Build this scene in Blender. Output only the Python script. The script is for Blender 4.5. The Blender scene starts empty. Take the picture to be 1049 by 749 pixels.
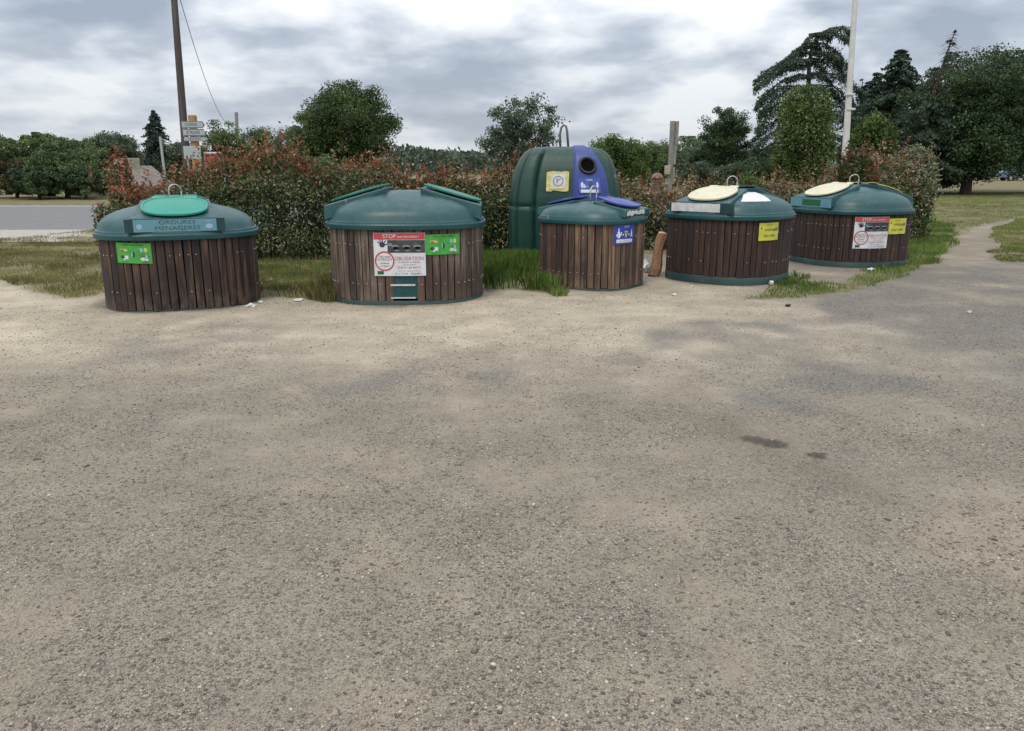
import bpy, math, random
import numpy as np
from mathutils import Vector, Matrix

random.seed(7)
S = bpy.context.scene
COL = S.collection
R_ = math.radians
PI = math.pi

# ------------------------------------------------------------------ camera model
PITCH, FPX, CAMH = R_(14.3), 800.0, 1.6
IW, IH = 1049.0, 749.0


def ray(u, v):
    a = (u - IW / 2) / FPX
    b = -(v - IH / 2) / FPX
    return (a, math.cos(PITCH) + b * math.sin(PITCH), -math.sin(PITCH) + b * math.cos(PITCH))


def gp(u, v):
    """point of the ground seen at a place of the photograph"""
    r = ray(u, v)
    t = -CAMH / r[2]
    return (r[0] * t, r[1] * t)


def at(u, v, Y):
    r = ray(u, v)
    t = Y / r[1]
    return Vector((r[0] * t, Y, CAMH + r[2] * t))


def lin(c):
    return tuple(((x / 255) / 12.92) if x / 255 <= 0.04045 else (((x / 255) + 0.055) / 1.055) ** 2.4 for x in c)


# ------------------------------------------------------------------ noise in numpy
def vnoise(x, y, seed=0):
    rng = np.random.RandomState(seed)
    T = rng.rand(256, 256)
    xi = np.floor(x).astype(int)
    yi = np.floor(y).astype(int)
    fx = x - xi
    fy = y - yi
    fx = fx * fx * (3 - 2 * fx)
    fy = fy * fy * (3 - 2 * fy)
    a = T[xi % 256, yi % 256]
    b = T[(xi + 1) % 256, yi % 256]
    c = T[xi % 256, (yi + 1) % 256]
    d = T[(xi + 1) % 256, (yi + 1) % 256]
    return (a * (1 - fx) + b * fx) * (1 - fy) + (c * (1 - fx) + d * fx) * fy


def fbm(x, y, seed=0, o=4):
    s = 0
    a = 0.5
    for k in range(o):
        s = s + a * vnoise(x * 2 ** k + 31.7 * k, y * 2 ** k + 17.3 * k, seed + k)
        a *= 0.5
    return s / (1 - 0.5 ** o)


def inpoly(x, y, poly):
    c = np.zeros(x.shape, bool)
    n = len(poly)
    for i in range(n):
        x1, y1 = poly[i]
        x2, y2 = poly[(i + 1) % n]
        if y1 == y2:
            continue
        k = ((y1 > y) != (y2 > y)) & (x < (x2 - x1) * (y - y1) / (y2 - y1) + x1)
        c ^= k
    return c


# ------------------------------------------------------------------ materials
class NT:
    def __init__(s, name):
        s.m = bpy.data.materials.new(name)
        s.m.use_nodes = True
        s.t = s.m.node_tree
        s.n = s.t.nodes
        s.bsdf = s.n['Principled BSDF']
        s.out = s.n['Material Output']

    def add(s, typ, **kw):
        n = s.n.new(typ)
        for k, v in kw.items():
            if k[0] == 'i' and k[1:].isdigit():
                n.inputs[int(k[1:])].default_value = v
            elif hasattr(n, k):
                setattr(n, k, v)
            else:
                n.inputs[k.replace('_', ' ')].default_value = v
        return n

    def link(s, a, b):
        s.t.links.new(a, b)

    def coords(s, scale=(1, 1, 1)):
        tc = s.add('ShaderNodeTexCoord')
        mp = s.add('ShaderNodeMapping')
        mp.inputs['Scale'].default_value = scale
        s.link(tc.outputs['Object'], mp.inputs['Vector'])
        return mp.outputs['Vector']

    def noise(s, vec, scale, detail=4, rough=0.55):
        n = s.add('ShaderNodeTexNoise')
        n.inputs['Scale'].default_value = scale
        n.inputs['Detail'].default_value = detail
        n.inputs['Roughness'].default_value = rough
        s.link(vec, n.inputs['Vector'])
        return n.outputs['Fac']

    def ramp(s, fac, stops):
        r = s.add('ShaderNodeValToRGB')
        e = r.color_ramp.elements
        while len(e) < len(stops):
            e.new(0.5)
        for el, (p, c) in zip(e, stops):
            el.position = p
            el.color = tuple(c) + (1,) if len(c) == 3 else c
        s.link(fac, r.inputs['Fac'])
        return r.outputs['Color']

    def mix(s, fac, a, b, mode='MIX'):
        m = s.add('ShaderNodeMix', data_type='RGBA', blend_type=mode)
        for sock, v in ((m.inputs['Factor'], fac), (m.inputs['A'], a), (m.inputs['B'], b)):
            pass
        ins = [i for i in m.inputs if i.enabled]
        fs = m.inputs[0]
        A = m.inputs[6]
        B = m.inputs[7]
        for sock, v in ((fs, fac), (A, a), (B, b)):
            if isinstance(v, (int, float)):
                sock.default_value = v
            elif isinstance(v, tuple):
                sock.default_value = v + (1,) if len(v) == 3 else v
            else:
                s.link(v, sock)
        return m.outputs[2]

    def math(s, op, a, b=0.0, clamp=False):
        m = s.add('ShaderNodeMath', operation=op)
        m.use_clamp = clamp
        for i, v in enumerate((a, b)):
            if isinstance(v, (int, float)):
                m.inputs[i].default_value = v
            else:
                s.link(v, m.inputs[i])
        return m.outputs[0]

    def bump(s, h, strength=0.3, dist=0.01):
        b = s.add('ShaderNodeBump')
        b.inputs['Strength'].default_value = strength
        b.inputs['Distance'].default_value = dist
        s.link(h, b.inputs['Height'])
        s.link(b.outputs['Normal'], s.bsdf.inputs['Normal'])

    def base(s, c):
        if isinstance(c, tuple):
            s.bsdf.inputs['Base Color'].default_value = c + (1,)
        else:
            s.link(c, s.bsdf.inputs['Base Color'])

    def rough(s, v):
        if isinstance(v, (int, float)):
            s.bsdf.inputs['Roughness'].default_value = v
        else:
            s.link(v, s.bsdf.inputs['Roughness'])


def plain(name, rgb, rough=0.6, var=0.18, scale=6.0, metal=0.0, spec=0.5):
    """one colour with soft wear in it"""
    t = NT(name)
    v = t.coords()
    n = t.noise(v, scale, 5)
    d = tuple(x * (1 - var) for x in rgb)
    l = tuple(min(1, x * (1 + var)) for x in rgb)
    t.base(t.ramp(n, [(0.3, d), (0.7, l)]))
    t.rough(rough)
    t.bsdf.inputs['Metallic'].default_value = metal
    t.bsdf.inputs['Specular IOR Level'].default_value = spec
    return t.m


def plastic(name, rgb, faded, rough=0.42, amount=0.5):
    """sun-bleached, dusty moulded plastic"""
    t = NT(name)
    v = t.coords()
    n = t.noise(v, 2.3, 6, 0.6)
    n2 = t.noise(t.coords((9, 9, 2.0)), 3.0, 4, 0.6)
    f = t.math('MULTIPLY', t.ramp(n, [(0.38, (0, 0, 0)), (0.72, (1, 1, 1))]), amount)
    c = t.mix(f, rgb, faded)
    g = t.math('MULTIPLY', t.ramp(n2, [(0.55, (0, 0, 0)), (0.75, (1, 1, 1))]), 0.35)
    c = t.mix(g, c, tuple(x * 0.6 for x in rgb))
    fine = t.noise(v, 45, 3)
    geo = t.add('ShaderNodeNewGeometry')
    sep = t.add('ShaderNodeSeparateXYZ')
    t.link(geo.outputs['True Normal'], sep.inputs[0])
    dirt = t.math('MULTIPLY', t.ramp(t.noise(v, 9, 6, 0.7), [(0.45, (0, 0, 0)), (0.7, (1, 1, 1))]), 0.30)
    up = t.math('POWER', t.math('MAXIMUM', sep.outputs[2], 0.0), 2.0)
    c = t.mix(t.math('MULTIPLY', dirt, up), c, (0.20, 0.19, 0.155))      # dust lying on upward faces
    spot = t.math('MULTIPLY', t.ramp(t.noise(t.coords((1, 1, 0.45)), 8.5, 3, 0.6), [(0.70, (0, 0, 0)), (0.76, (1, 1, 1))]), 0.45)
    c = t.mix(spot, c, (0.33, 0.34, 0.31))                                  # droppings and lime marks
    scr = t.math('MULTIPLY', t.ramp(t.noise(t.coords((3, 40, 3)), 5.0, 3, 0.6), [(0.66, (0, 0, 0)), (0.72, (1, 1, 1))]), 0.22)
    c = t.mix(scr, c, tuple(min(1, x * 2.2 + 0.03) for x in faded))
    t.base(c)
    t.rough(t.math('ADD', t.math('MULTIPLY', n, 0.25), rough - 0.12))
    t.bump(fine, 0.08, 0.004)
    return t.m


def wood(name, tones, pale, pale_amt=0.4, mud=False):
    t = NT(name)
    geo = t.add('ShaderNodeNewGeometry')
    rnd = geo.outputs['Random Per Island']
    k = len(tones) - 1
    base = t.ramp(rnd, [(i / k, c) for i, c in enumerate(tones)])
    v = t.coords((26, 26, 1.6))
    off = t.add('ShaderNodeVectorMath', operation='ADD')
    t.link(v, off.inputs[0])
    cmb = t.add('ShaderNodeCombineXYZ')
    t.link(t.math('MULTIPLY', rnd, 60), cmb.inputs[2])
    t.link(cmb.outputs[0], off.inputs[1])
    grain = t.noise(off.outputs[0], 3.0, 6, 0.65)
    patch = t.noise(off.outputs[0], 0.55, 4, 0.6)
    big = t.noise(t.coords((1.2, 1.2, 1.0)), 1.3, 3)
    f = t.math('MULTIPLY', t.ramp(patch, [(0.46, (0, 0, 0)), (0.62, (1, 1, 1))]), t.ramp(big, [(0.40, (0.08, 0.08, 0.08)), (0.58, (1, 1, 1))]))
    f = t.math('MULTIPLY', f, pale_amt * 2, True)
    c = t.mix(f, base, pale)
    c = t.mix(0.8, c, t.ramp(grain, [(0.3, (0.35, 0.35, 0.35)), (0.65, (1.25, 1.25, 1.25))]), 'MULTIPLY')
    tcz = t.add('ShaderNodeTexCoord')
    sz = t.add('ShaderNodeSeparateXYZ')
    t.link(tcz.outputs['Object'], sz.inputs[0])
    low = t.math('SUBTRACT', 1.0, t.math('DIVIDE', sz.outputs[2], 0.22), True)
    spl = t.ramp(t.noise(t.coords((5, 5, 3)), 2.5, 6, 0.7), [(0.42, (0, 0, 0)), (0.62, (1, 1, 1))])
    if mud:
        c = t.mix(t.math('MULTIPLY', t.math('MULTIPLY', low, spl), 0.42), c, (0.20, 0.165, 0.12))   # mud splashed up from the yard
    t.base(c)
    t.rough(0.75)
    t.bump(grain, 0.5, 0.006)
    return t.m


def leafmat(name, dark, light, trans=0.25, clump=0.6):
    t = NT(name)
    geo = t.add('ShaderNodeNewGeometry')
    rnd = geo.outputs['Random Per Island']
    n = t.noise(t.coords(), clump, 3)
    f = t.math('ADD', t.math('MULTIPLY', rnd, 0.45), t.math('MULTIPLY', t.ramp(n, [(0.38, (0, 0, 0)), (0.62, (1, 1, 1))]), 0.55))
    c = t.ramp(f, [(0.0, dark), (0.55, tuple((a + b) / 2.2 for a, b in zip(dark, light))), (1.0, light)])
    t.base(c)
    t.rough(0.55)
    t.bsdf.inputs['Specular IOR Level'].default_value = 0.35
    tr = t.add('ShaderNodeBsdfTranslucent')
    t.link(c, tr.inputs['Color'])
    ms = t.add('ShaderNodeMixShader')
    ms.inputs[0].default_value = trans
    t.link(t.bsdf.outputs[0], ms.inputs[1])
    t.link(tr.outputs[0], ms.inputs[2])
    t.link(ms.outputs[0], t.out.inputs['Surface'])
    return t.m


M = {}
M['teal'] = plastic('teal_plastic', (0.006, 0.057, 0.061), (0.022, 0.092, 0.098))
M['teal_dark'] = plastic('dark_teal_plastic', (0.008, 0.036, 0.042), (0.03, 0.07, 0.075))
M['base_green'] = plastic('base_green_plastic', (0.010, 0.040, 0.039), (0.05, 0.068, 0.06), 0.6, 0.8)
M['igloo'] = plastic('bottle_green_plastic', (0.003, 0.036, 0.025), (0.009, 0.055, 0.040), 0.5, 0.6)
M['igloo_dark'] = plain('seam_green', (0.004, 0.022, 0.018), 0.6)
M['panel_blue'] = plastic('blue_plastic_panel', (0.022, 0.045, 0.215), (0.04, 0.070, 0.26), 0.45, 0.6)
M['flap_turq'] = plastic('turquoise_flap_plastic', (0.006, 0.25, 0.175), (0.03, 0.30, 0.23), 0.45, 0.6)
M['flap_green'] = plastic('green_flap_plastic', (0.006, 0.15, 0.10), (0.02, 0.20, 0.14), 0.45, 0.6)
M['flap_blue'] = plastic('blue_flap_plastic', (0.016, 0.04, 0.25), (0.05, 0.085, 0.31), 0.38, 0.7)
M['flap_cream'] = plastic('cream_flap_plastic', (0.62, 0.575, 0.40), (0.66, 0.63, 0.50), 0.5, 0.7)
M['flap_edge_yellow'] = plain('yellow_edge', (0.50, 0.40, 0.06), 0.5)
M['flap_navy'] = plastic('dark_navy_flap', (0.012, 0.03, 0.045), (0.02, 0.045, 0.06))
M['steel'] = plain('galvanised_steel', (0.42, 0.44, 0.44), 0.45, 0.15, 20, 0.55)
M['screw'] = plain('screw_heads', (0.55, 0.52, 0.48), 0.4, 0.1, 20, 0.4)
M['liner'] = plain('liner_black', (0.006, 0.006, 0.006), 0.95, spec=0.0)
M['rubber'] = plain('black_rubber', (0.012, 0.012, 0.013), 0.6)
M['wood_a'] = wood('planks_dark_brown', [(0.017, 0.011, 0.011), (0.034, 0.020, 0.017), (0.022, 0.015, 0.015), (0.052, 0.029, 0.021), (0.015, 0.011, 0.012), (0.028, 0.018, 0.016)], (0.21, 0.11, 0.058), 0.27, True)
M['wood_b'] = wood('planks_weathered', [(0.046, 0.029, 0.023), (0.085, 0.054, 0.038), (0.032, 0.021, 0.019), (0.11, 0.070, 0.047), (0.05, 0.031, 0.025), (0.074, 0.047, 0.034)], (0.25, 0.20, 0.155), 0.45, True)
M['wood_c'] = wood('planks_streaked', [(0.032, 0.020, 0.017), (0.085, 0.050, 0.034), (0.024, 0.016, 0.015), (0.13, 0.078, 0.050), (0.036, 0.023, 0.019), (0.055, 0.034, 0.026)], (0.27, 0.17, 0.105), 0.55, True)
M['wood_d'] = wood('planks_near_black', [(0.024, 0.013, 0.011), (0.036, 0.020, 0.016), (0.021, 0.013, 0.012), (0.042, 0.023, 0.018), (0.026, 0.015, 0.012)], (0.10, 0.05, 0.028), 0.3)
M['pole_wood'] = wood('pole_timber', [(0.055, 0.045, 0.042), (0.07, 0.058, 0.052)], (0.14, 0.12, 0.11), 0.3)
M['post_wood'] = wood('grey_post_timber', [(0.23, 0.22, 0.205), (0.30, 0.285, 0.265)], (0.28, 0.26, 0.24), 0.3)
M['ochre_wood'] = wood('ochre_post_timber', [(0.36, 0.20, 0.075), (0.40, 0.23, 0.09)], (0.45, 0.28, 0.13), 0.3)
M['log_wood'] = wood('split_log_timber', [(0.22, 0.12, 0.062), (0.27, 0.145, 0.075)], (0.42, 0.26, 0.15), 0.4)
M['mast'] = plain('white_painted_mast', (0.56, 0.55, 0.53), 0.6, 0.12, 3)
M['bark'] = plain('bark', (0.055, 0.042, 0.032), 0.9, 0.35, 8)
M['white'] = plain('white_print', (0.62, 0.63, 0.66), 0.5, 0.12, 9)
M['white_worn'] = plain('worn_white_label', (0.56, 0.56, 0.56), 0.6, 0.16, 14)
M['red'] = plain('red_print', (0.46, 0.06, 0.065), 0.5, 0.08)
M['ink'] = plain('dark_ink', (0.03, 0.03, 0.045), 0.6, 0.05)
M['ink_grey'] = plain('grey_ink', (0.20, 0.21, 0.25), 0.6, 0.05)
M['sticker_green'] = plain('bright_green_print', (0.055, 0.33, 0.05), 0.5, 0.22, 12)
M['ink_green'] = plain('dark_green_ink', (0.012, 0.11, 0.03), 0.6, 0.05)
M['sticker_blue'] = plain('blue_print', (0.03, 0.055, 0.33), 0.5, 0.2, 12)
M['sticker_yellow'] = plain('yellow_print', (0.55, 0.53, 0.06), 0.5, 0.18, 12)
M['sticker_cyan'] = plain('faded_cyan_print', (0.115, 0.27, 0.335), 0.5, 0.12, 10)
M['ink_olive'] = plain('faded_olive_ink', (0.045, 0.085, 0.05), 0.6, 0.2, 20)
M['pale_blue'] = plain('pale_blue_print', (0.30, 0.42, 0.55), 0.5, 0.08)
M['pale_yellow'] = plain('pale_yellow_print', (0.55, 0.50, 0.16), 0.5, 0.25, 22)
M['dark_photo'] = plain('dark_photo_print', (0.045, 0.05, 0.045), 0.5, 0.6, 12)
M['sign_grey'] = plain('sign_grey_white', (0.36, 0.40, 0.40), 0.5, 0.06)
M['brick'] = plain('red_brick', (0.18, 0.11, 0.085), 0.85, 0.35, 14)
M['paper'] = plain('litter_paper', (0.54, 0.53, 0.50), 0.7, 0.08, 20)
M['bag'] = plain('litter_bag', (0.55, 0.57, 0.60), 0.35, 0.1, 10)
M['wall_cream'] = plain('cream_render', (0.42, 0.37, 0.29), 0.85, 0.12, 2)
M['wall_stone'] = plain('pinkish_stone', (0.27, 0.215, 0.18), 0.85, 0.35, 5)
M['roof'] = plain('clay_roof', (0.20, 0.165, 0.14), 0.85, 0.3, 4)
M['concrete'] = plain('beige_concrete', (0.36, 0.33, 0.24), 0.85, 0.2, 3)
M['glass_dark'] = plain('dark_glass', (0.02, 0.025, 0.03), 0.12, 0.05)
M['car_white'] = plain('white_car_paint', (0.62, 0.63, 0.65), 0.3, 0.03)
M['car_blue'] = plain('pale_blue_car_paint', (0.20, 0.30, 0.50), 0.3, 0.03)
M['car_dark'] = plain('dark_car_paint', (0.03, 0.032, 0.036), 0.3, 0.03)
M['wire'] = plain('wire_black', (0.05, 0.05, 0.055), 0.6)

G1, G2 = (0.012, 0.024, 0.008), (0.075, 0.105, 0.030)
M['leaf_oak'] = leafmat('oak_leaves', (0.0198, 0.0398, 0.0139), (0.1232, 0.1787, 0.0517))
M['leaf_mid'] = leafmat('mid_green_leaves', (0.0361, 0.0670, 0.0258), (0.1934, 0.2708, 0.0928))
M['leaf_bright'] = leafmat('bright_green_leaves', (0.0368, 0.0690, 0.0138), (0.1725, 0.2415, 0.0575), 0.35)
M['leaf_olive'] = leafmat('grey_olive_leaves', (0.0385, 0.0595, 0.0350), (0.1663, 0.2188, 0.1313))
M['leaf_dark'] = leafmat('dark_evergreen_leaves', (0.0198, 0.0422, 0.0198), (0.1069, 0.1688, 0.0648))
M['needle'] = leafmat('conifer_needles', (0.0186, 0.0396, 0.0256), (0.0838, 0.1304, 0.0791), 0.12)
M['needle_blue'] = leafmat('bluish_conifer_needles', (0.0180, 0.0330, 0.0270), (0.0750, 0.1125, 0.0900), 0.12)
M['leaf_brown'] = leafmat('brownish_leaves', (0.03, 0.026, 0.010), (0.15, 0.12, 0.05))
M['leaf_ivy'] = leafmat('ivy_leaves', (0.022, 0.046, 0.010), (0.165, 0.235, 0.060), 0.3, 2.2)
M['hedge_green'] = leafmat('hedge_green_leaves', (0.020, 0.042, 0.012), (0.115, 0.170, 0.052), 0.25, 1.5)
M['hedge_red'] = leafmat('hedge_red_leaves', (0.13, 0.045, 0.022), (0.40, 0.165, 0.085), 0.35, 1.5)
M['hedge_crimson'] = leafmat('hedge_crimson_leaves', (0.13, 0.014, 0.016), (0.32, 0.045, 0.045), 0.35, 1.5)
M['hedge_pale'] = leafmat('hedge_pale_leaves', (0.16, 0.16, 0.085), (0.45, 0.44, 0.30), 0.3, 1.5)
M['grass_green'] = leafmat('lush_grass', (0.0578, 0.1196, 0.0226), (0.2475, 0.3918, 0.0784), 0.35, 0.8)
M['grass_dry'] = leafmat('dry_grass', (0.13, 0.115, 0.042), (0.40, 0.345, 0.145), 0.35, 0.8)
M['grass_lawn'] = leafmat('lawn_grass', (0.095, 0.150, 0.028), (0.30, 0.37, 0.09), 0.35, 0.12)


# ------------------------------------------------------------------ mesh builder
class MB:
    def __init__(s):
        s.v = []
        s.f = []
        s.mi = []

    def add(s, vs, fs, mi=0):
        o = len(s.v)
        s.v += [tuple(p) for p in vs]
        for f in fs:
            s.f.append(tuple(i + o for i in f))
            s.mi.append(mi)

    def box(s, c, d, rot=None, mi=0, ch=0.0):
        hx, hy, hz = d[0] / 2, d[1] / 2, d[2] / 2
        if ch <= 0:
            vs = [(x, y, z) for x in (-hx, hx) for y in (-hy, hy) for z in (-hz, hz)]
            fs = [(0, 1, 3, 2), (4, 6, 7, 5), (0, 4, 5, 1), (2, 3, 7, 6), (0, 2, 6, 4), (1, 5, 7, 3)]
        else:
            bm_v = []
            fs = []
            import bmesh
            bm = bmesh.new()
            bmesh.ops.create_cube(bm, size=1)
            for w in bm.verts:
                w.co = Vector((w.co.x * d[0], w.co.y * d[1], w.co.z * d[2]))
            bmesh.ops.bevel(bm, geom=list(bm.edges), offset=ch, segments=2, affect='EDGES', profile=0.6)
            bm.verts.index_update()
            vs = [w.co.copy() for w in bm.verts]
            fs = [[w.index for w in f.verts] for f in bm.faces]
            bm.free()
        out = []
        for p in vs:
            q = Vector(p)
            if rot is not None:
                q = rot @ q
            out.append(q + Vector(c))
        s.add(out, fs, mi)

    def tube(s, pts, radii, n=8, mi=0, cap=True):
        pts = [Vector(p) for p in pts]
        if isinstance(radii, (int, float)):
            radii = [radii] * len(pts)
        rings = []
        ref = Vector((0.31, 0.77, 0.12)).normalized()
        for i, p in enumerate(pts):
            a = pts[max(i - 1, 0)]
            b = pts[min(i + 1, len(pts) - 1)]
            d = (b - a).normalized()
            x = d.cross(ref)
            if x.length < 0.05:
                x = d.cross(Vector((1, 0, 0)))
            x.normalize()
            y = d.cross(x)
            rings.append([p + (x * math.cos(2 * PI * k / n) + y * math.sin(2 * PI * k / n)) * radii[i] for k in range(n)])
        vs = [q for r in rings for q in r]
        fs = []
        for i in range(len(pts) - 1):
            for k in range(n):
                fs.append((i * n + k, i * n + (k + 1) % n, (i + 1) * n + (k + 1) % n, (i + 1) * n + k))
        if cap:
            fs.append(tuple(range(n - 1, -1, -1)))
            fs.append(tuple((len(pts) - 1) * n + k for k in range(n)))
        s.add(vs, fs, mi)

    def rings(s, rings, close_bottom=True, close_top=True, mi=0):
        n = len(rings[0])
        vs = [q for r in rings for q in r]
        fs = []
        for i in range(len(rings) - 1):
            for k in range(n):
                fs.append((i * n + k, i * n + (k + 1) % n, (i + 1) * n + (k + 1) % n, (i + 1) * n + k))
        if close_bottom:
            fs.append(tuple(range(n - 1, -1, -1)))
        if close_top:
            fs.append(tuple((len(rings) - 1) * n + k for k in range(n)))
        s.add(vs, fs, mi)

    def build(s, name, mats, parent=None, smooth=False, angle=None):
        me = bpy.data.meshes.new(name)
        me.from_pydata(s.v, [], s.f)
        if not isinstance(mats, (list, tuple)):
            mats = [mats]
        for m in mats:
            me.materials.append(m)
        if len(mats) > 1:
            me.polygons.foreach_set('material_index', s.mi)
        if smooth:
            me.polygons.foreach_set('use_smooth', [True] * len(me.polygons))
            if angle:
                me.set_sharp_from_angle(angle=R_(angle))
        me.update()
        o = bpy.data.objects.new(name, me)
        COL.objects.link(o)
        if parent is not None:
            o.parent = parent
        return o


def tag(o, label=None, cat=None, group=None, kind=None):
    if label:
        o['label'] = label
    if cat:
        o['category'] = cat
    if group:
        o['group'] = group
    if kind:
        o['kind'] = kind
    return o


def empty(name, loc, rz=0.0, label=None, cat=None, group=None):
    o = bpy.data.objects.new(name, None)
    COL.objects.link(o)
    o.location = loc
    o.rotation_euler = (0, 0, rz)
    o.empty_display_size = 0.2
    return tag(o, label, cat, group)


def quads_mesh(name, P, mats, parent=None, mi=None, nv=4):
    """P: (N, nv, 3) -> one mesh of N separate faces"""
    N = P.shape[0]
    me = bpy.data.meshes.new(name)
    me.vertices.add(N * nv)
    me.vertices.foreach_set('co', P.reshape(-1).astype(np.float32))
    me.loops.add(N * nv)
    me.loops.foreach_set('vertex_index', np.arange(N * nv, dtype=np.int32))
    me.polygons.add(N)
    me.polygons.foreach_set('loop_start', np.arange(0, N * nv, nv, dtype=np.int32))
    me.polygons.foreach_set('loop_total', np.full(N, nv, dtype=np.int32))
    if not isinstance(mats, (list, tuple)):
        mats = [mats]
    for m in mats:
        me.materials.append(m)
    if mi is not None:
        me.polygons.foreach_set('material_index', mi.astype(np.int32))
    me.update(calc_edges=True)
    me.validate()
    o = bpy.data.objects.new(name, me)
    COL.objects.link(o)
    if parent is not None:
        o.parent = parent
    return o


def unit(a):
    return a / (np.linalg.norm(a, axis=-1, keepdims=True) + 1e-9)


def leaf_quads(rng, C, size, aspect=0.5, up=0.0, droop=0.0):
    """pointed leaves at C (N,3); up>0 turns blades towards the sky"""
    N = len(C)
    L = unit(rng.normal(size=(N, 3)) + np.array([0, 0, -droop]))
    n = unit(rng.normal(size=(N, 3)) + np.array([0, 0, up]))
    W = unit(np.cross(n, L))
    sz = size * (0.65 + 0.7 * rng.rand(N, 1))
    a = L * sz * 0.5
    b = W * sz * 0.5 * aspect
    off = L * sz * 0.08
    return np.stack([C - a, C + b - off, C + a, C - b - off], 1)


# ------------------------------------------------------------------ text
def text_poly(txt, size):
    """filled letters as 2-D verts + faces, centred on 0,0"""
    cu = bpy.data.curves.new('tmp', 'FONT')
    cu.body = txt
    cu.size = size
    cu.align_x = 'CENTER'
    cu.align_y = 'CENTER'
    cu.resolution_u = 3
    ob = bpy.data.objects.new('tmp', cu)
    COL.objects.link(ob)
    dg = bpy.context.evaluated_depsgraph_get()
    dg.update()
    ev = ob.evaluated_get(dg)
    me = ev.to_mesh()
    vs = [(p.co.x, p.co.y) for p in me.vertices]
    fs = [tuple(p.vertices) for p in me.polygons]
    ev.to_mesh_clear()
    bpy.data.objects.remove(ob)
    bpy.data.curves.remove(cu)
    return vs, fs


class Wrap:
    """collects flat print (rects, discs, rings, letters) and lays it on a surface f(s, z, off)->(x,y,z)"""

    def __init__(s, f):
        s.f = f
        s.mb = MB()

    def poly(s, vs, fs, off, mi=0):
        s.mb.add([s.f(a, b, off) for a, b in vs], fs, mi)

    def rect(s, x0, z0, x1, z1, off, mi=0, nx=None):
        nx = nx or max(1, int((x1 - x0) / 0.05))
        vs = []
        for i in range(nx + 1):
            x = x0 + (x1 - x0) * i / nx
            vs += [(x, z0), (x, z1)]
        s.poly(vs, [(2 * i, 2 * i + 2, 2 * i + 3, 2 * i + 1) for i in range(nx)], off, mi)

    def board(s, x0, z0, x1, z1, o0, o1, mi=0, jag=0, rng=None):
        """a thin board with edges between offsets o0 (back) and o1 (front)"""
        nx = max(1, int((x1 - x0) / 0.04))
        F = []
        B = []
        for i in range(nx + 1):
            x = x0 + (x1 - x0) * i / nx
            j0 = rng.uniform(0, jag) if jag else 0
            j1 = rng.uniform(0, jag) if jag else 0
            F.append((s.f(x, z0 + j0, o1), s.f(x, z1 - j1, o1)))
            B.append((s.f(x, z0 + j0, o0), s.f(x, z1 - j1, o0)))
        vs = [p for c in F for p in c] + [p for c in B for p in c]
        n = 2 * (nx + 1)
        fs = []
        for i in range(nx):
            a = 2 * i
            fs.append((a, a + 2, a + 3, a + 1))
            fs.append((n + a, n + a + 1, n + a + 3, n + a + 2))
            fs.append((a, n + a, n + a + 2, a + 2))
            fs.append((a + 1, a + 3, n + a + 3, n + a + 1))
        fs.append((0, 1, n + 1, n))
        e = 2 * nx
        fs.append((e, n + e, n + e + 1, e + 1))
        s.mb.add(vs, fs, mi)

    def disc(s, cx, cz, rx, rz, off, mi=0, n=20):
        s.poly([(cx + rx * math.cos(2 * PI * k / n), cz + rz * math.sin(2 * PI * k / n)) for k in range(n)], [tuple(range(n))], off, mi)

    def ring(s, cx, cz, r0, r1, off, mi=0, n=32):
        vs = []
        for k in range(n):
            c, d = math.cos(2 * PI * k / n), math.sin(2 * PI * k / n)
            vs += [(cx + r0 * c, cz + r0 * d), (cx + r1 * c, cz + r1 * d)]
        s.poly(vs, [(2 * k, 2 * k + 1, (2 * k + 3) % (2 * n), (2 * k + 2) % (2 * n)) for k in range(n)], off, mi)

    def text(s, txt, cx, cz, size, off, mi=0, sx=1.0):
        vs, fs = text_poly(txt, size)
        s.poly([(cx + a * sx, cz + b) for a, b in vs], fs, off, mi)

    def build(s, name, mats, parent):
        return s.mb.build(name, mats, parent)


# ------------------------------------------------------------------ ground
def P(*uv):
    return [gp(u, v) for u, v in uv]


POLY_VERGE = P((-160, 262), (-40, 247), (30, 243), (100, 235), (106, 262), (120, 296), (96, 303), (60, 307), (30, 302), (4, 288), (-60, 283), (-160, 290))
POLY_MID = P((245, 262), (350, 262), (360, 304), (330, 311), (300, 306), (262, 303))
POLY_TALL = P((470, 262), (560, 262), (580, 300), (560, 301), (520, 297), (488, 299))
POLY_STRIP = P((753, 308), (778, 299), (800, 289), (850, 289), (868, 291), (880, 283), (905, 272), (918, 262), (936, 240), (950, 228), (975, 232), (978, 250), (962, 266), (930, 279), (893, 296), (865, 300), (820, 306))
LAWN = P((940, 241), (935, 222), (930, 210), (930, 198), (1200, 196), (1200, 222), (1049, 223), (1010, 230), (985, 236), (978, 246))
LAWN2 = P((1049, 224), (1018, 234), (1010, 243), (1020, 252), (1018, 260), (1030, 268), (1060, 269), (1200, 266), (1200, 224))
PATH = P((966, 268), (976, 252), (984, 238), (1012, 229), (1049, 221), (1060, 222), (1030, 232), (1012, 243), (1020, 254), (1020, 266), (990, 276))
BEHIND = P((96, 246), (262, 258), (350, 258), (560, 258), (700, 262), (790, 262), (930, 235), (938, 214), (520, 216), (92, 228))
TAR1 = P((598, 366), (640, 350), (700, 336), (752, 324), (820, 302), (900, 290), (1000, 268), (1200, 260), (1200, 400), (1000, 470), (860, 420), (780, 385), (740, 380), (680, 376), (640, 372))
TAR2 = P((300, 398), (330, 388), (400, 378), (432, 376), (428, 386), (390, 396), (340, 404))
TAR3 = P((480, 385), (520, 378), (540, 382), (520, 392), (486, 394))
TAR4 = P((130, 345), (210, 330), (300, 326), (330, 336), (300, 360), (180, 372), (120, 372))
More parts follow.
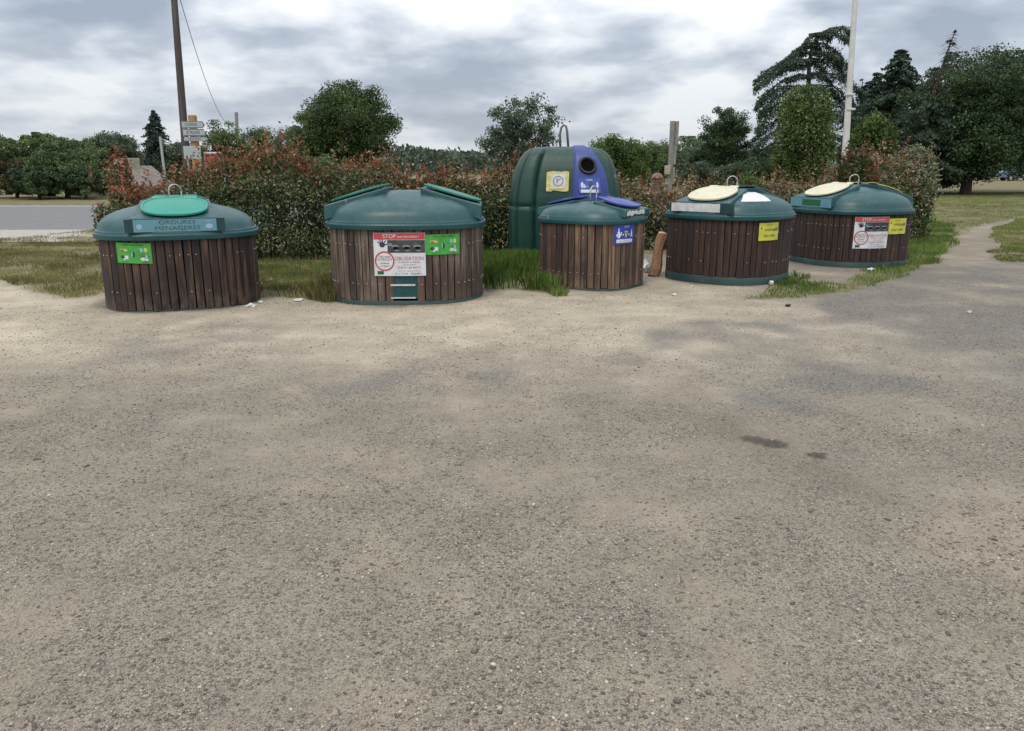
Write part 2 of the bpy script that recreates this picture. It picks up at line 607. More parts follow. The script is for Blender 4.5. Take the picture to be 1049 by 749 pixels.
WET1 = P((750, 445), (766, 443), (786, 447), (808, 453), (808, 458), (790, 458), (774, 452), (760, 449))
WET2 = P((816, 458), (832, 459.5), (852, 464), (850, 468.5), (832, 467), (818, 462))
BROWN1 = P((670, 428), (700, 420), (760, 428), (800, 440), (860, 462), (940, 492), (930, 512), (860, 500), (780, 466), (700, 446))


def jit(x, y, amp, sc, seed):
    return x + amp * (fbm(x * sc, y * sc, seed) - 0.5), y + amp * (fbm(x * sc + 50, y * sc + 9, seed + 5) - 0.5)


def gheight(x, y):
    near = np.clip((y - 0.5) / 1.5, 0, 1) * np.clip((30 - y) / 8, 0, 1)
    return 0.030 * near * (fbm(x * 0.45, y * 0.45, 3, 3) - 0.5) + 0.012 * near * (fbm(x * 2.1, y * 2.1, 11, 2) - 0.5)


def axis(lo, hi, step, far_lo, far_hi, g=1.16, mid=0):
    a = list(np.arange(lo, hi + 1e-6, step))
    d = step
    p = a[-1]
    while p < mid:
        p += 0.13
        a.append(p)
        d = 0.13
    while p < far_hi:
        d *= g
        p += d
        a.append(p)
    d = step
    p = a[0]
    while p > far_lo:
        d *= g
        p -= d
        a.insert(0, p)
    return np.array(a)


BIN_SPECS = {  # centre x, y, radius
    'grey': (-4.07, 9.66, 0.885), 'poster': (-1.33, 10.10, 0.95), 'blue': (1.12, 10.98, 0.675), 'cream': (3.19, 11.62, 0.82), 'far': (5.80, 13.60, 0.86)}
BIN_FEET = [(x, y, r * 0.97) for x, y, r in BIN_SPECS.values()] + [(1.0, 14.2, 0.85)]


def build_ground():
    xs = axis(-8.5, 10.5, 0.045, -700, 700, mid=24)
    ys = axis(1.4, 17.0, 0.045, -60, 1500, mid=44)
    X, Y = np.meshgrid(xs, ys)
    Z = gheight(X, Y)
    nx, ny = len(xs), len(ys)
    V = np.stack([X, Y, Z], -1).reshape(-1, 3)
    i = np.arange(nx - 1)
    j = np.arange(ny - 1)
    I, J = np.meshgrid(i, j)
    a = (J * nx + I).reshape(-1)
    F = np.stack([a, a + 1, a + 1 + nx, a + nx], 1)
    me = bpy.data.meshes.new('ground')
    me.vertices.add(len(V))
    me.vertices.foreach_set('co', V.reshape(-1).astype(np.float32))
    me.loops.add(len(F) * 4)
    me.loops.foreach_set('vertex_index', F.reshape(-1).astype(np.int32))
    me.polygons.add(len(F))
    me.polygons.foreach_set('loop_start', np.arange(0, len(F) * 4, 4, dtype=np.int32))
    me.polygons.foreach_set('loop_total', np.full(len(F), 4, dtype=np.int32))
    me.polygons.foreach_set('use_smooth', np.ones(len(F), dtype=bool))
    me.update(calc_edges=True)

    def blur(m, k):
        for _ in range(k):
            m = 0.2 * m + 0.2 * (np.roll(m, 1, 0) + np.roll(m, -1, 0) + np.roll(m, 1, 1) + np.roll(m, -1, 1))
        return m

    def mask(polys, amp, sc, seed, k):
        jx, jy = jit(X, Y, amp, sc, seed)
        m = np.zeros(X.shape)
        for p in polys:
            m = np.maximum(m, inpoly(jx, jy, p))
        return blur(m, k)

    soil = mask([POLY_VERGE, POLY_MID, POLY_TALL, POLY_STRIP, LAWN, LAWN2, BEHIND], 0.5, 1.2, 21, 6)
    far = np.clip((Y - 20) / 4, 0, 1)
    soil = np.maximum(soil, far)
    path = mask([PATH], 0.9, 1.3, 33, 9)
    soil = soil * (1 - path * (Y < 27))
    tar = np.clip(mask([TAR1], 2.8, 1.1, 41, 5) * np.clip((fbm(X * 1.2, Y * 1.2, 43) - 0.30) * 3.2, 0.12, 1) + 0.75 * mask([TAR2, TAR3], 0.4, 1.6, 45, 7) + 0.5 * mask([TAR4], 1.6, 1.2, 47, 7) * np.clip((fbm(X * 1.6, Y * 1.6, 48) - 0.35) * 3, 0, 1), 0, 1)
    sand = np.clip((Y - 5.2) / 1.9, 0, 1) * np.clip((13.4 - Y) / 2.0, 0, 1) * np.clip((5.4 - X) / 3, 0, 1)
    sand = np.maximum(sand * (0.45 + 0.75 * fbm(X * 0.7, Y * 0.9, 51)), path * 0.45)
    sand = np.clip(sand * (1 - 0.75 * tar), 0, 1)
    wet = mask([WET1, WET2], 0.04, 7, 61, 1)
    brown = np.maximum(mask([BROWN1], 0.7, 1.0, 71, 16), path * 0.45)
    shade_grime = np.zeros(X.shape)
    for cx, cy, rr in BIN_FEET:                   # contact shade and dirt painted into the ground round the bin feet
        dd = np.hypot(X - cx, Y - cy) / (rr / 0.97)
        shade_grime = np.maximum(shade_grime, np.clip((1.24 - dd) / 0.2, 0, 1) * np.clip(fbm(X * 5, Y * 5, 77) * 2.2 - 0.35, 0, 1))
    for nm, arr in (('soil', soil), ('tar', tar), ('sand', sand), ('wet', wet), ('brown', brown), ('shade_grime', shade_grime)):
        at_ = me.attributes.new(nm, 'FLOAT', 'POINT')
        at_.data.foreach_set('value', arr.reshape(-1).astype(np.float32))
    o = bpy.data.objects.new('ground', me)
    COL.objects.link(o)
    tag(o, kind='structure')

    t = NT('gravel_ground')
    v = t.coords()

    def attr(n):
        a = t.add('ShaderNodeAttribute')
        a.attribute_name = n
        return a.outputs['Fac']

    big = t.noise(v, 0.55, 5, 0.6)
    mid = t.noise(v, 2.6, 6, 0.62)
    fine = t.noise(v, 38, 4, 0.7)
    dust = t.ramp(mid, [(0.28, (0.240, 0.204, 0.152)), (0.52, (0.308, 0.264, 0.200)), (0.75, (0.37, 0.32, 0.245))])
    dust = t.mix(t.ramp(big, [(0.35, (0, 0, 0)), (0.68, (0.5, 0.5, 0.5))]), dust, (0.275, 0.243, 0.195))
    c = t.mix(attr('sand'), dust, t.ramp(mid, [(0.25, (0.40, 0.335, 0.245)), (0.75, (0.58, 0.505, 0.385))]))
    c = t.mix(attr('brown'), c, (0.215, 0.178, 0.132))
    tarc = t.ramp(fine, [(0.3, (0.11, 0.108, 0.10)), (0.7, (0.26, 0.25, 0.23))])
    c = t.mix(t.math('MULTIPLY', attr('tar'), 0.72), c, tarc)
    # small embedded stones, three sizes
    hts = None
    for sc, thr, dark, light, amt in ((40, 0.52, (0.078, 0.070, 0.062), (0.46, 0.42, 0.35), 0.68), (78, 0.40, (0.080, 0.072, 0.064), (0.48, 0.44, 0.37), 0.9), (150, 0.34, (0.085, 0.078, 0.07), (0.48, 0.43, 0.36), 0.9), (290, 0.35, (0.10, 0.09, 0.08), (0.45, 0.40, 0.33), 0.8)):
        vo = t.add('ShaderNodeTexVoronoi')
        vo.inputs['Scale'].default_value = sc
        vo.inputs['Randomness'].default_value = 1
        t.link(v, vo.inputs['Vector'])
        sep = t.add('ShaderNodeSeparateColor')
        t.link(vo.outputs['Color'], sep.inputs[0])
        isst = t.math('GREATER_THAN', sep.outputs[0], thr)
        inside = t.math('SUBTRACT', 1.0, t.math('DIVIDE', vo.outputs['Distance'], 0.50), True)
        inside = t.math('MULTIPLY', inside, 2.6, True)
        dens = t.ramp(t.noise(v, 1.1, 5, 0.65), [(0.36, (0.22, 0.22, 0.22)), (0.58, (1, 1, 1))])
        m = t.math('MULTIPLY', t.math('MULTIPLY', isst, inside), amt)
        m = t.math('MULTIPLY', m, dens)
        m = t.math('MULTIPLY', m, t.math('SUBTRACT', 1.0, t.math('MULTIPLY', attr('sand'), 0.62)))
        col = t.ramp(sep.outputs[1], [(0.0, dark), (0.5, tuple(x * 1.5 for x in dark)), (0.72, (0.24, 0.215, 0.18)), (1.0, light)])
        c = t.mix(m, c, col)
        h = t.math('MULTIPLY', m, 1.0)
        hts = h if hts is None else t.math('ADD', hts, t.math('MULTIPLY', h, 0.5))
    c = t.mix(0.8, c, t.ramp(t.noise(v, 260, 2, 0.7), [(0.3, (0.62, 0.61, 0.60)), (0.7, (1.28, 1.28, 1.28))]), 'MULTIPLY')
    soilc = t.ramp(mid, [(0.3, (0.12, 0.108, 0.052)), (0.7, (0.235, 0.205, 0.105))])
    c = t.mix(t.math('MULTIPLY', attr('soil'), t.ramp(t.noise(v, 3.0, 4), [(0.25, (0.6, 0.6, 0.6)), (0.55, (1, 1, 1))])), c, soilc)
    c = t.mix(t.math('MULTIPLY', t.ramp(t.math('ADD', attr('wet'), t.math('MULTIPLY', t.math('SUBTRACT', t.noise(v, 22, 5, 0.7), 0.5), 1.3)), [(0.40, (0, 0, 0)), (0.66, (0.8, 0.8, 0.8)), (0.9, (1, 1, 1))]), 0.8), c, (0.050, 0.044, 0.040))
    c = t.mix(t.math('MULTIPLY', attr('shade_grime'), 0.75), c, (0.095, 0.080, 0.055))
    t.base(c)
    t.rough(0.95)
    t.bsdf.inputs['Specular IOR Level'].default_value = 0.2
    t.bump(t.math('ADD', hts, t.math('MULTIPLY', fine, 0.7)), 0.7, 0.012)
    me.materials.append(t.m)
    return o


build_ground()

# road beyond the hedge on the left: sheet, edge lines
rd = MB()
A0, A1 = (-70.0, 20.3), (40.0, 20.3)
rd.add([(-70, 18.6, 0.012), (-9, 20.7, 0.012), (-4, 22.5, 0.012), (0.5, 27, 0.012), (4, 38, 0.012), (20, 150, 0.012), (8, 150, 0.012), (-6, 44, 0.012), (-9, 36.5, 0.012), (-14, 33.6, 0.012), (-70, 34.0, 0.012)], [(0, 1, 9, 10), (1, 2, 8, 9), (2, 3, 7, 8), (3, 4, 6, 7), (4, 5, 6)])
t = NT('road_asphalt')
v = t.coords()
t.base(t.mix(0.5, t.ramp(t.noise(v, 1.5, 5), [(0.3, (0.13, 0.125, 0.125)), (0.7, (0.19, 0.182, 0.18))]), t.ramp(t.noise(v, 60, 3), [(0.3, (0.10, 0.10, 0.10)), (0.7, (0.22, 0.215, 0.21))])))
t.rough(0.9)
tag(rd.build('road', t.m), kind='structure')
mk = MB()
mk.add([(-70, 33.2, 0.016), (-15, 32.7, 0.016), (-15, 32.9, 0.016), (-70, 33.45, 0.016)], [(0, 1, 2, 3)])
for k in range(7):
    x = -60 + k * 6.5
    y = 26.2 + (x + 70) * 0.0085
    mk.add([(x, y, 0.016), (x + 3, y + 0.03, 0.016), (x + 3, y + 0.17, 0.016), (x, y + 0.14, 0.016)], [(0, 1, 2, 3)])
tag(mk.build('road_marking', plain('road_paint', (0.62, 0.62, 0.60), 0.7, 0.2, 3)), kind='structure')
pv = MB()
pv.add([(-70, 16.2, 0.008), (-9.2, 17.2, 0.008), (-6, 20.9, 0.008), (-70, 18.6, 0.008)], [(0, 1, 2, 3)])
tag(pv.build('pavement', plain('pale_verge_gravel', (0.36, 0.33, 0.29), 0.95, 0.2, 9)), kind='structure')

# ------------------------------------------------------------------ loose stones
def pebbles():
    rng = np.random.RandomState(5)
    base = np.array([(1, 0, 0), (0, 1, 0), (-1, 0, 0), (0, -1, 0), (0, 0, 1), (0, 0, -1), (.7, .7, .25), (-.7, .7, .25), (-.7, -.7, .25), (.7, -.7, .25)], float)
    faces = np.array([(0, 6, 4), (6, 1, 4), (1, 7, 4), (7, 2, 4), (2, 8, 4), (8, 3, 4), (3, 9, 4), (9, 0, 4), (6, 0, 5), (1, 6, 5), (7, 1, 5), (2, 7, 5), (8, 2, 5), (3, 8, 5), (9, 3, 5), (0, 9, 5)])
    n0 = 230000
    y = 1.5 + 9.5 * rng.rand(n0) ** 1.9
    x = (rng.rand(n0) - 0.5) * (2.2 + 1.5 * y)
    cl = fbm(x * 1.3, y * 1.3, 81)
    keep = rng.rand(n0) < np.clip((cl - 0.30) * 2.6, 0.16, 1)
    jx, jy = jit(x, y, 0.5, 1.2, 21)
    for p in (POLY_VERGE, POLY_MID, POLY_TALL, POLY_STRIP):
        keep &= ~inpoly(jx, jy, p)
    x, y = x[keep], y[keep]
    n = len(x)
    s = 0.0024 + 0.0048 * rng.rand(n) ** 3.0 + 0.0055 * (rng.rand(n) < 0.008)
    th = rng.rand(n) * 2 * PI
    sc = np.stack([s * (0.9 + 0.7 * rng.rand(n)), s * (0.7 + 0.4 * rng.rand(n)), s * (0.5 + 0.3 * rng.rand(n))], 1)
    Vv = base[None] * (1 + 0.28 * (rng.rand(n, 10, 1) - 0.5)) * sc[:, None, :]
    c, sn = np.cos(th)[:, None], np.sin(th)[:, None]
    Wv = np.stack([Vv[..., 0] * c - Vv[..., 1] * sn, Vv[..., 0] * sn + Vv[..., 1] * c, Vv[..., 2]], -1)
    Wv[..., 0] += x[:, None]
    Wv[..., 1] += y[:, None]
    Wv[..., 2] += (gheight(x, y) + s * 0.12)[:, None]
    F = (faces[None] + (np.arange(n) * 10)[:, None, None]).reshape(-1, 3)
    me = bpy.data.meshes.new('gravel')
    me.vertices.add(n * 10)
    me.vertices.foreach_set('co', Wv.reshape(-1).astype(np.float32))
    me.loops.add(len(F) * 3)
    me.loops.foreach_set('vertex_index', F.reshape(-1).astype(np.int32))
    me.polygons.add(len(F))
    me.polygons.foreach_set('loop_start', np.arange(0, len(F) * 3, 3, dtype=np.int32))
    me.polygons.foreach_set('loop_total', np.full(len(F), 3, dtype=np.int32))
    me.update(calc_edges=True)
    t = NT('gravel_stone')
    geo = t.add('ShaderNodeNewGeometry')
    t.base(t.ramp(geo.outputs['Random Per Island'], [(0.0, (0.085, 0.075, 0.066)), (0.25, (0.14, 0.118, 0.095)), (0.55, (0.25, 0.21, 0.158)), (0.88, (0.38, 0.33, 0.25)), (1.0, (0.52, 0.48, 0.41))]))
    t.rough(0.85)
    me.materials.append(t.m)
    o = bpy.data.objects.new('gravel', me)
    COL.objects.link(o)
    tag(o, 'loose small stones scattered over the dusty grey yard', 'gravel', kind='stuff')


pebbles()


# ------------------------------------------------------------------ grass
def blades(rng, x, y, h, w, lean=0.35):
    n = len(x)
    a = rng.rand(n) * 2 * PI
    d = np.stack([np.cos(a), np.sin(a), np.zeros(n)], 1)
    p = np.stack([-d[:, 1], d[:, 0], np.zeros(n)], 1)
    b = np.stack([x, y, gheight(x, y) - 0.005], 1)
    ln = (lean * rng.rand(n))[:, None]
    hh = h[:, None]
    ww = w[:, None]
    m = b + d * hh * ln * 0.3 + np.array([0, 0, 1]) * hh * 0.55
    tp = b + d * hh * ln + np.array([0, 0, 1]) * hh
    # one quad per blade: base-left, base-right, mid-right .. tip ; use 5-gon (fan)
    return np.stack([b - p * ww, b + p * ww, m + p * ww * 0.7, tp, m - p * ww * 0.7], 1)


def grass_patch(polys, n, hmin, hmax, wid, mats, frac, label, seed, extra=None, lean=0.5, keepout=True):
    rng = np.random.RandomState(seed)
    out = []
    mi = []
    for poly in polys:
        xs = [q[0] for q in poly]
        ys = [q[1] for q in poly]
        x = rng.uniform(min(xs) - .3, max(xs) + .3, n)
        y = rng.uniform(min(ys) - .3, max(ys) + .3, n)
        jx, jy = jit(x, y, 0.5, 1.2, 21)
        k = inpoly(jx, jy, poly)
        dens = fbm(x * 1.5, y * 1.5, seed + 3)
        k &= rng.rand(n) < np.clip((dens - 0.30) * 2.8, 0.05, 1)
        for cx, cy, r in BIN_FEET:
            k &= (x - cx) ** 2 + (y - cy) ** 2 > r * r
        x, y = x[k], y[k]
        hv = fbm(x * 0.9, y * 0.9, seed + 9)
        h = (hmin + (hmax - hmin) * hv) * (0.55 + 0.6 * rng.rand(len(x)))
        if extra:
            h = h * extra(x, y)
        out.append(blades(rng, x, y, h, wid * (0.6 + 0.7 * rng.rand(len(x))), lean))
        mi.append((rng.rand(len(x)) < frac * (0.35 + 1.3 * fbm(x * 0.8, y * 0.8, seed + 5))).astype(int))
    Pq = np.concatenate(out)
    o = quads_mesh('grass', Pq, mats, None, np.concatenate(mi), nv=5)
    tag(o, label, 'grass', kind='stuff')




grass_patch([POLY_VERGE], 150000, 0.025, 0.085, 0.0055, [M['grass_dry'], M['grass_green']], 0.13, 'short dry olive grass on the verge left of the bins', 101)
grass_patch([POLY_MID], 52000, 0.03, 0.13, 0.006, [M['grass_green'], M['grass_dry']], 0.72, 'mixed green and dry grass under the hedge between two bins', 102,
            extra=lambda x, y: 1 + 1.9 * np.clip((x + 2.75) / 0.4, 0, 1))
grass_patch([POLY_TALL], 60000, 0.08, 0.42, 0.007, [M['grass_green'], M['grass_dry']], 0.10, 'tall lush grass growing in front of the large green container', 103)
grass_patch([POLY_STRIP], 170000, 0.02, 0.09, 0.006, [M['grass_green'], M['grass_dry']], 0.18, 'green grass strip running along the two right bins', 104,
            extra=lambda x, y: 1 + 0.9 * np.clip((y - 11.6) / 2.0, 0, 1) * np.clip((x - 6.2) / 0.8, 0, 1))
grass_patch([P((338, 299), (350, 295), (380, 310), (366, 313), (345, 311)), P((238, 300), (262, 294), (278, 300), (270, 307), (244, 307)), P((560, 299), (580, 297), (592, 303), (570, 304)), P((796, 292), (812, 282), (830, 286), (812, 296)), P((900, 274), (925, 262), (940, 262), (915, 280))], 3500, 0.03, 0.17, 0.006, [M['grass_green'], M['grass_dry']], 0.3, 'small weeds sprouting at the feet of the bins', 107, lean=0.9)
grass_patch([LAWN], 330000, 0.02, 0.06, 0.012, [M['grass_lawn'], M['grass_dry']], 0.26, 'mown lawn stretching to the dark trees at right', 105)
grass_patch([LAWN2], 160000, 0.02, 0.08, 0.009, [M['grass_lawn'], M['grass_dry']], 0.35, 'green lawn corner on the near side of the dirt path', 106)


# ------------------------------------------------------------------ bins
class BinShape:
    """rounded-square footprint, angle 0 = local -Y, positive towards +X"""

    def __init__(s, R, n=2.7):
        s.R, s.n = R, n
        s.A = np.linspace(-PI, PI, 2001)
        r = s.rad(s.A)
        pts = np.stack([np.sin(s.A) * r, -np.cos(s.A) * r], 1)
        d = np.linalg.norm(np.diff(pts, axis=0), axis=1)
        s.L = np.concatenate([[0], np.cumsum(d)])
        s.L -= np.interp(0, s.A, s.L)
        s.per = s.L[-1] - s.L[0]

    def rad(s, a):
        return s.R * (np.abs(np.sin(a)) ** s.n + np.abs(np.cos(a)) ** s.n) ** (-1 / s.n)

    def ang(s, l):
        l = (l + s.per / 2) % s.per - s.per / 2
        return float(np.interp(l, s.L, s.A))

    def arc(s, a):
        return float(np.interp((a + PI) % (2 * PI) - PI, s.A, s.L))

    def pt(s, l, z, off):
        a = s.ang(l)
        e = 1e-3
        r = s.rad(a)
        p = Vector((math.sin(a) * r, -math.cos(a) * r, 0))
        r2 = s.rad(a + e)
        q = Vector((math.sin(a + e) * r2, -math.cos(a + e) * r2, 0))
        tg = (q - p).normalized()
        nrm = Vector((tg.y, -tg.x, 0))
        if nrm.dot(p) < 0:
            nrm = -nrm
        return p + nrm * off + Vector((0, 0, z))

    def ring(s, k, z, n=96, soft=0.0):
        """scaled outline; soft blends the rounded square towards a circle"""
        out = []
        for i in range(n):
            a = -PI + 2 * PI * i / n
            r = float(s.rad(a)) * (1 - soft) + s.R * 1.02 * soft
            out.append((math.sin(a) * r * k, -math.cos(a) * r * k, z))
        return out


def flap_mesh(w, l, th, y_near, z_near, slope, sgn, n=2.5):
    """rounded lid plate lying on a slope that climbs from the rim (y_near) towards the middle"""
    mb = MB()
    N = 44
    rings = []
    for k, dz in ((0.955, 0.0), (1.0, 0.006), (1.0, th - 0.008), (0.985, th - 0.001), (0.93, th), (0.90, th - 0.010), (0.55, th + 0.004), (0.02, th + 0.010)):
        r = []
        for i in range(N):
            a = 2 * PI * i / N
            q = (abs(math.cos(a)) ** n + abs(math.sin(a)) ** n) ** (-1 / n)
            x = math.cos(a) * q * w / 2 * k
            yy = l / 2 + math.sin(a) * q * l / 2 * k
            y = -y_near + yy * math.cos(slope) - dz * math.sin(slope)
            z = z_near + yy * math.sin(slope) + dz * math.cos(slope)
            r.append((x * -sgn * -1, y, z))
        rings.append(r)
    mb.rings(rings)
    # two hinge lugs at the high end
    for sx in (-0.24, 0.24):
        yy = l * 0.97
        c = (sx * w, -y_near + yy * math.cos(slope), z_near + yy * math.sin(slope) + 0.012)
        mb.box(c, (w * 0.20, 0.10, th * 0.9), Matrix.Rotation(slope, 3, 'X'), 0, 0.008)
    if sgn < 0:
        mb.v = [(-x, -y, z) for x, y, z in mb.v]
    return mb


def make_bin(key, zr, zt, z0, delta, woodm, flap_near, flap_far, label, lidm='teal'):
    cx, cy, R = BIN_SPECS[key]
    tocam = math.atan2(cx, cy)            # bearing of the bin seen from the camera
    yaw = -tocam + R_(delta)
    root = empty('timber_clad_bin', (cx, cy, 0), yaw, label, 'waste bin', 'timber clad bins standing along the hedge')
    B = BinShape(R)
    rng = random.Random(sum(map(ord, key)))
    th_of = lambda theta_deg: B.arc(R_(theta_deg) - R_(delta))     # arc position facing the camera at theta

    # inner drum
    mb = MB()
    mb.rings([B.ring(0.93, 0.0), B.ring(0.93, zr + 0.02)])
    mb.build('inner_drum', M['liner'], root)
    # base ring
    mb = MB()
    mb.rings([B.ring(0.935, -0.06), B.ring(1.004, -0.06), B.ring(1.004, z0 - 0.02), B.ring(0.99, z0), B.ring(0.935, z0 - 0.003)], False, False)
    mb.build('base_ring', M['base_green'], root, True, 40)
    # planks
    mb = MB()
    N = int(round(B.per / 0.093))
    pitch = B.per / N
    hatch = None
    for i in range(N):
        l = -B.per / 2 + (i + 0.5) * pitch
        if key == 'poster' and abs((l - th_of(0.0) + 0.08 + B.per / 2) % B.per - B.per / 2) < 0.155:
            zb = 0.40
        else:
            zb = z0 + rng.uniform(-0.010, 0.014) - 0.004
        w = pitch - rng.uniform(0.007, 0.014)
        o1 = rng.uniform(-0.004, 0.003)
        zt_ = zr + 0.012
        tilt = rng.uniform(-0.0045, 0.0045)
        c = 0.003
        prof = [(-w / 2, -0.028 + o1), (-w / 2, -c + o1), (-w / 2 + c, o1), (w / 2 - c, o1), (w / 2, -c + o1), (w / 2, -0.028 + o1)]
        lo = [B.pt(l + a - tilt, zb, b) for a, b in prof]
        hi = [B.pt(l + a + tilt, zt_, b) for a, b in prof]
        mb.rings([lo, hi])
    # screw heads, two rows
    for i in range(N):
        l = -B.per / 2 + (i + 0.5) * pitch
        for zz in (z0 + 0.20, zr - 0.17):
            if rng.random() < 0.40:
                continue
            if key == 'poster' and zz < 0.4 and abs((l - th_of(0.0) + 0.08 + B.per / 2) % B.per - B.per / 2) < 0.155:
                continue
            c0 = B.pt(l + rng.uniform(-.012, .012), zz + rng.uniform(-.006, .006), 0.0)
            c1 = B.pt(l, zz, 1.0) - B.pt(l, zz, 0.0)
            mb.tube([c0, c0 + c1 * 0.006], [0.0075, 0.005], 6, 1)
    mb.build('plank_cladding', [M[woodm], M['screw']], root)
    # lid
    mb = MB()
    rt = zr + 0.092
    d = zt - rt
    rings = [B.ring(0.90, zr + 0.004), B.ring(1.015, zr), B.ring(1.042, zr + 0.004), B.ring(1.046, zr + 0.016), B.ring(1.046, zr + 0.054), B.ring(1.040, zr + 0.062), B.ring(1.026, zr + 0.064), B.ring(1.022, zr + 0.070), B.ring(1.020, zr + 0.084), B.ring(1.012, rt), B.ring(0.994, rt + 0.003)]
    for s_, t_ in ((0.984, 0.08), (0.970, 0.19), (0.952, 0.285), (0.925, 0.375), (0.885, 0.465), (0.83, 0.555), (0.76, 0.645), (0.66, 0.74), (0.54, 0.83), (0.40, 0.91), (0.26, 0.96), (0.13, 0.99), (0.012, 1.0)):
        rings.append(B.ring(s_, rt + d * t_, soft=min(0.8, (1 - s_) * 1.1)))
    mb.rings(rings)
    lid = mb.build('lid', M[lidm], root, True, 32)
    # the two flap housings moulded on the lid
    hz = 0.50 * d
    slope = math.atan2(0.48 * d, 0.58 * R)
    panel_w = 1.06 * R
    for sgn in (1, -1):
        mb = MB()
        yo, yi = 0.985 * R + 0.045, 0.22 * R
        zi = rt + hz + (yo - yi) * math.tan(slope)
        w0, w1 = panel_w / 2, panel_w * 0.40
        pr = [(-w0 - .03, -yo + 0.035, rt - 0.01), (w0 + .03, -yo + 0.035, rt - 0.01), (w0, -yo + 0.035, rt + hz), (-w0, -yo + 0.035, rt + hz), (-w1, -yi, zt - 0.16), (w1, -yi, zt - 0.16), (w1, -yi, zi - 0.02), (-w1, -yi, zi - 0.02)]
        fs = [(0, 1, 2, 3), (3, 2, 6, 7), (1, 5, 6, 2), (0, 3, 7, 4), (4, 7, 6, 5), (0, 4, 5, 1)]
        if sgn < 0:
            pr = [(-x, -y, z) for x, y, z in pr]
        mb.add(pr, fs)
        o = mb.build('flap_housing', M[lidm], root)
        bv = o.modifiers.new('b', 'BEVEL')
        bv.width = 0.012
        bv.segments = 2
    # flaps
    fw, fl = 0.81 * R, 0.73 * R
    for sgn, mname in ((1, flap_near), (-1, flap_far)):
        f = flap_mesh(fw, fl, 0.030, 0.985 * R, rt + hz + 0.018, slope, sgn)
        f.build('lid_flap', M[mname], root, True, 35)
    # lifting loop
    if key == 'poster':
        return root, B, th_of, rt, hz, zr
    mb = MB()
    w, h = 0.075, 0.20
    pts = [(-w, 0, zt - 0.04), (-w, 0, zt + h * 0.62)]
    for k in range(9):
        a = PI - PI * k / 8
        pts.append((w * math.cos(a), 0, zt + h * 0.62 + w * math.sin(a)))
    pts += [(w, 0, zt + h * 0.62), (w, 0, zt - 0.04)]
    rotl = Matrix.Rotation(-R_(delta) + R_(20 if key != 'blue' else 55), 3, 'Z')
    mb.tube([rotl @ Vector(p) for p in pts], 0.0095, 8)
    mb.build('lifting_loop', M['steel'], root, True)
    return root, B, th_of, rt, hz, zr


def flat_on(yo, sgn):
    """surface function for the flap-housing front panel"""
    def f(s, z, off):
        p = Vector((s, -yo - off, z))
        if sgn < 0:
            p = Vector((-p.x, -p.y, p.z))
        return p
    return f


def leaflet_icons(w, cx, cz, k, off, mats):
    """simple bottle / carton / bag shapes of the sorting stickers"""
    pass


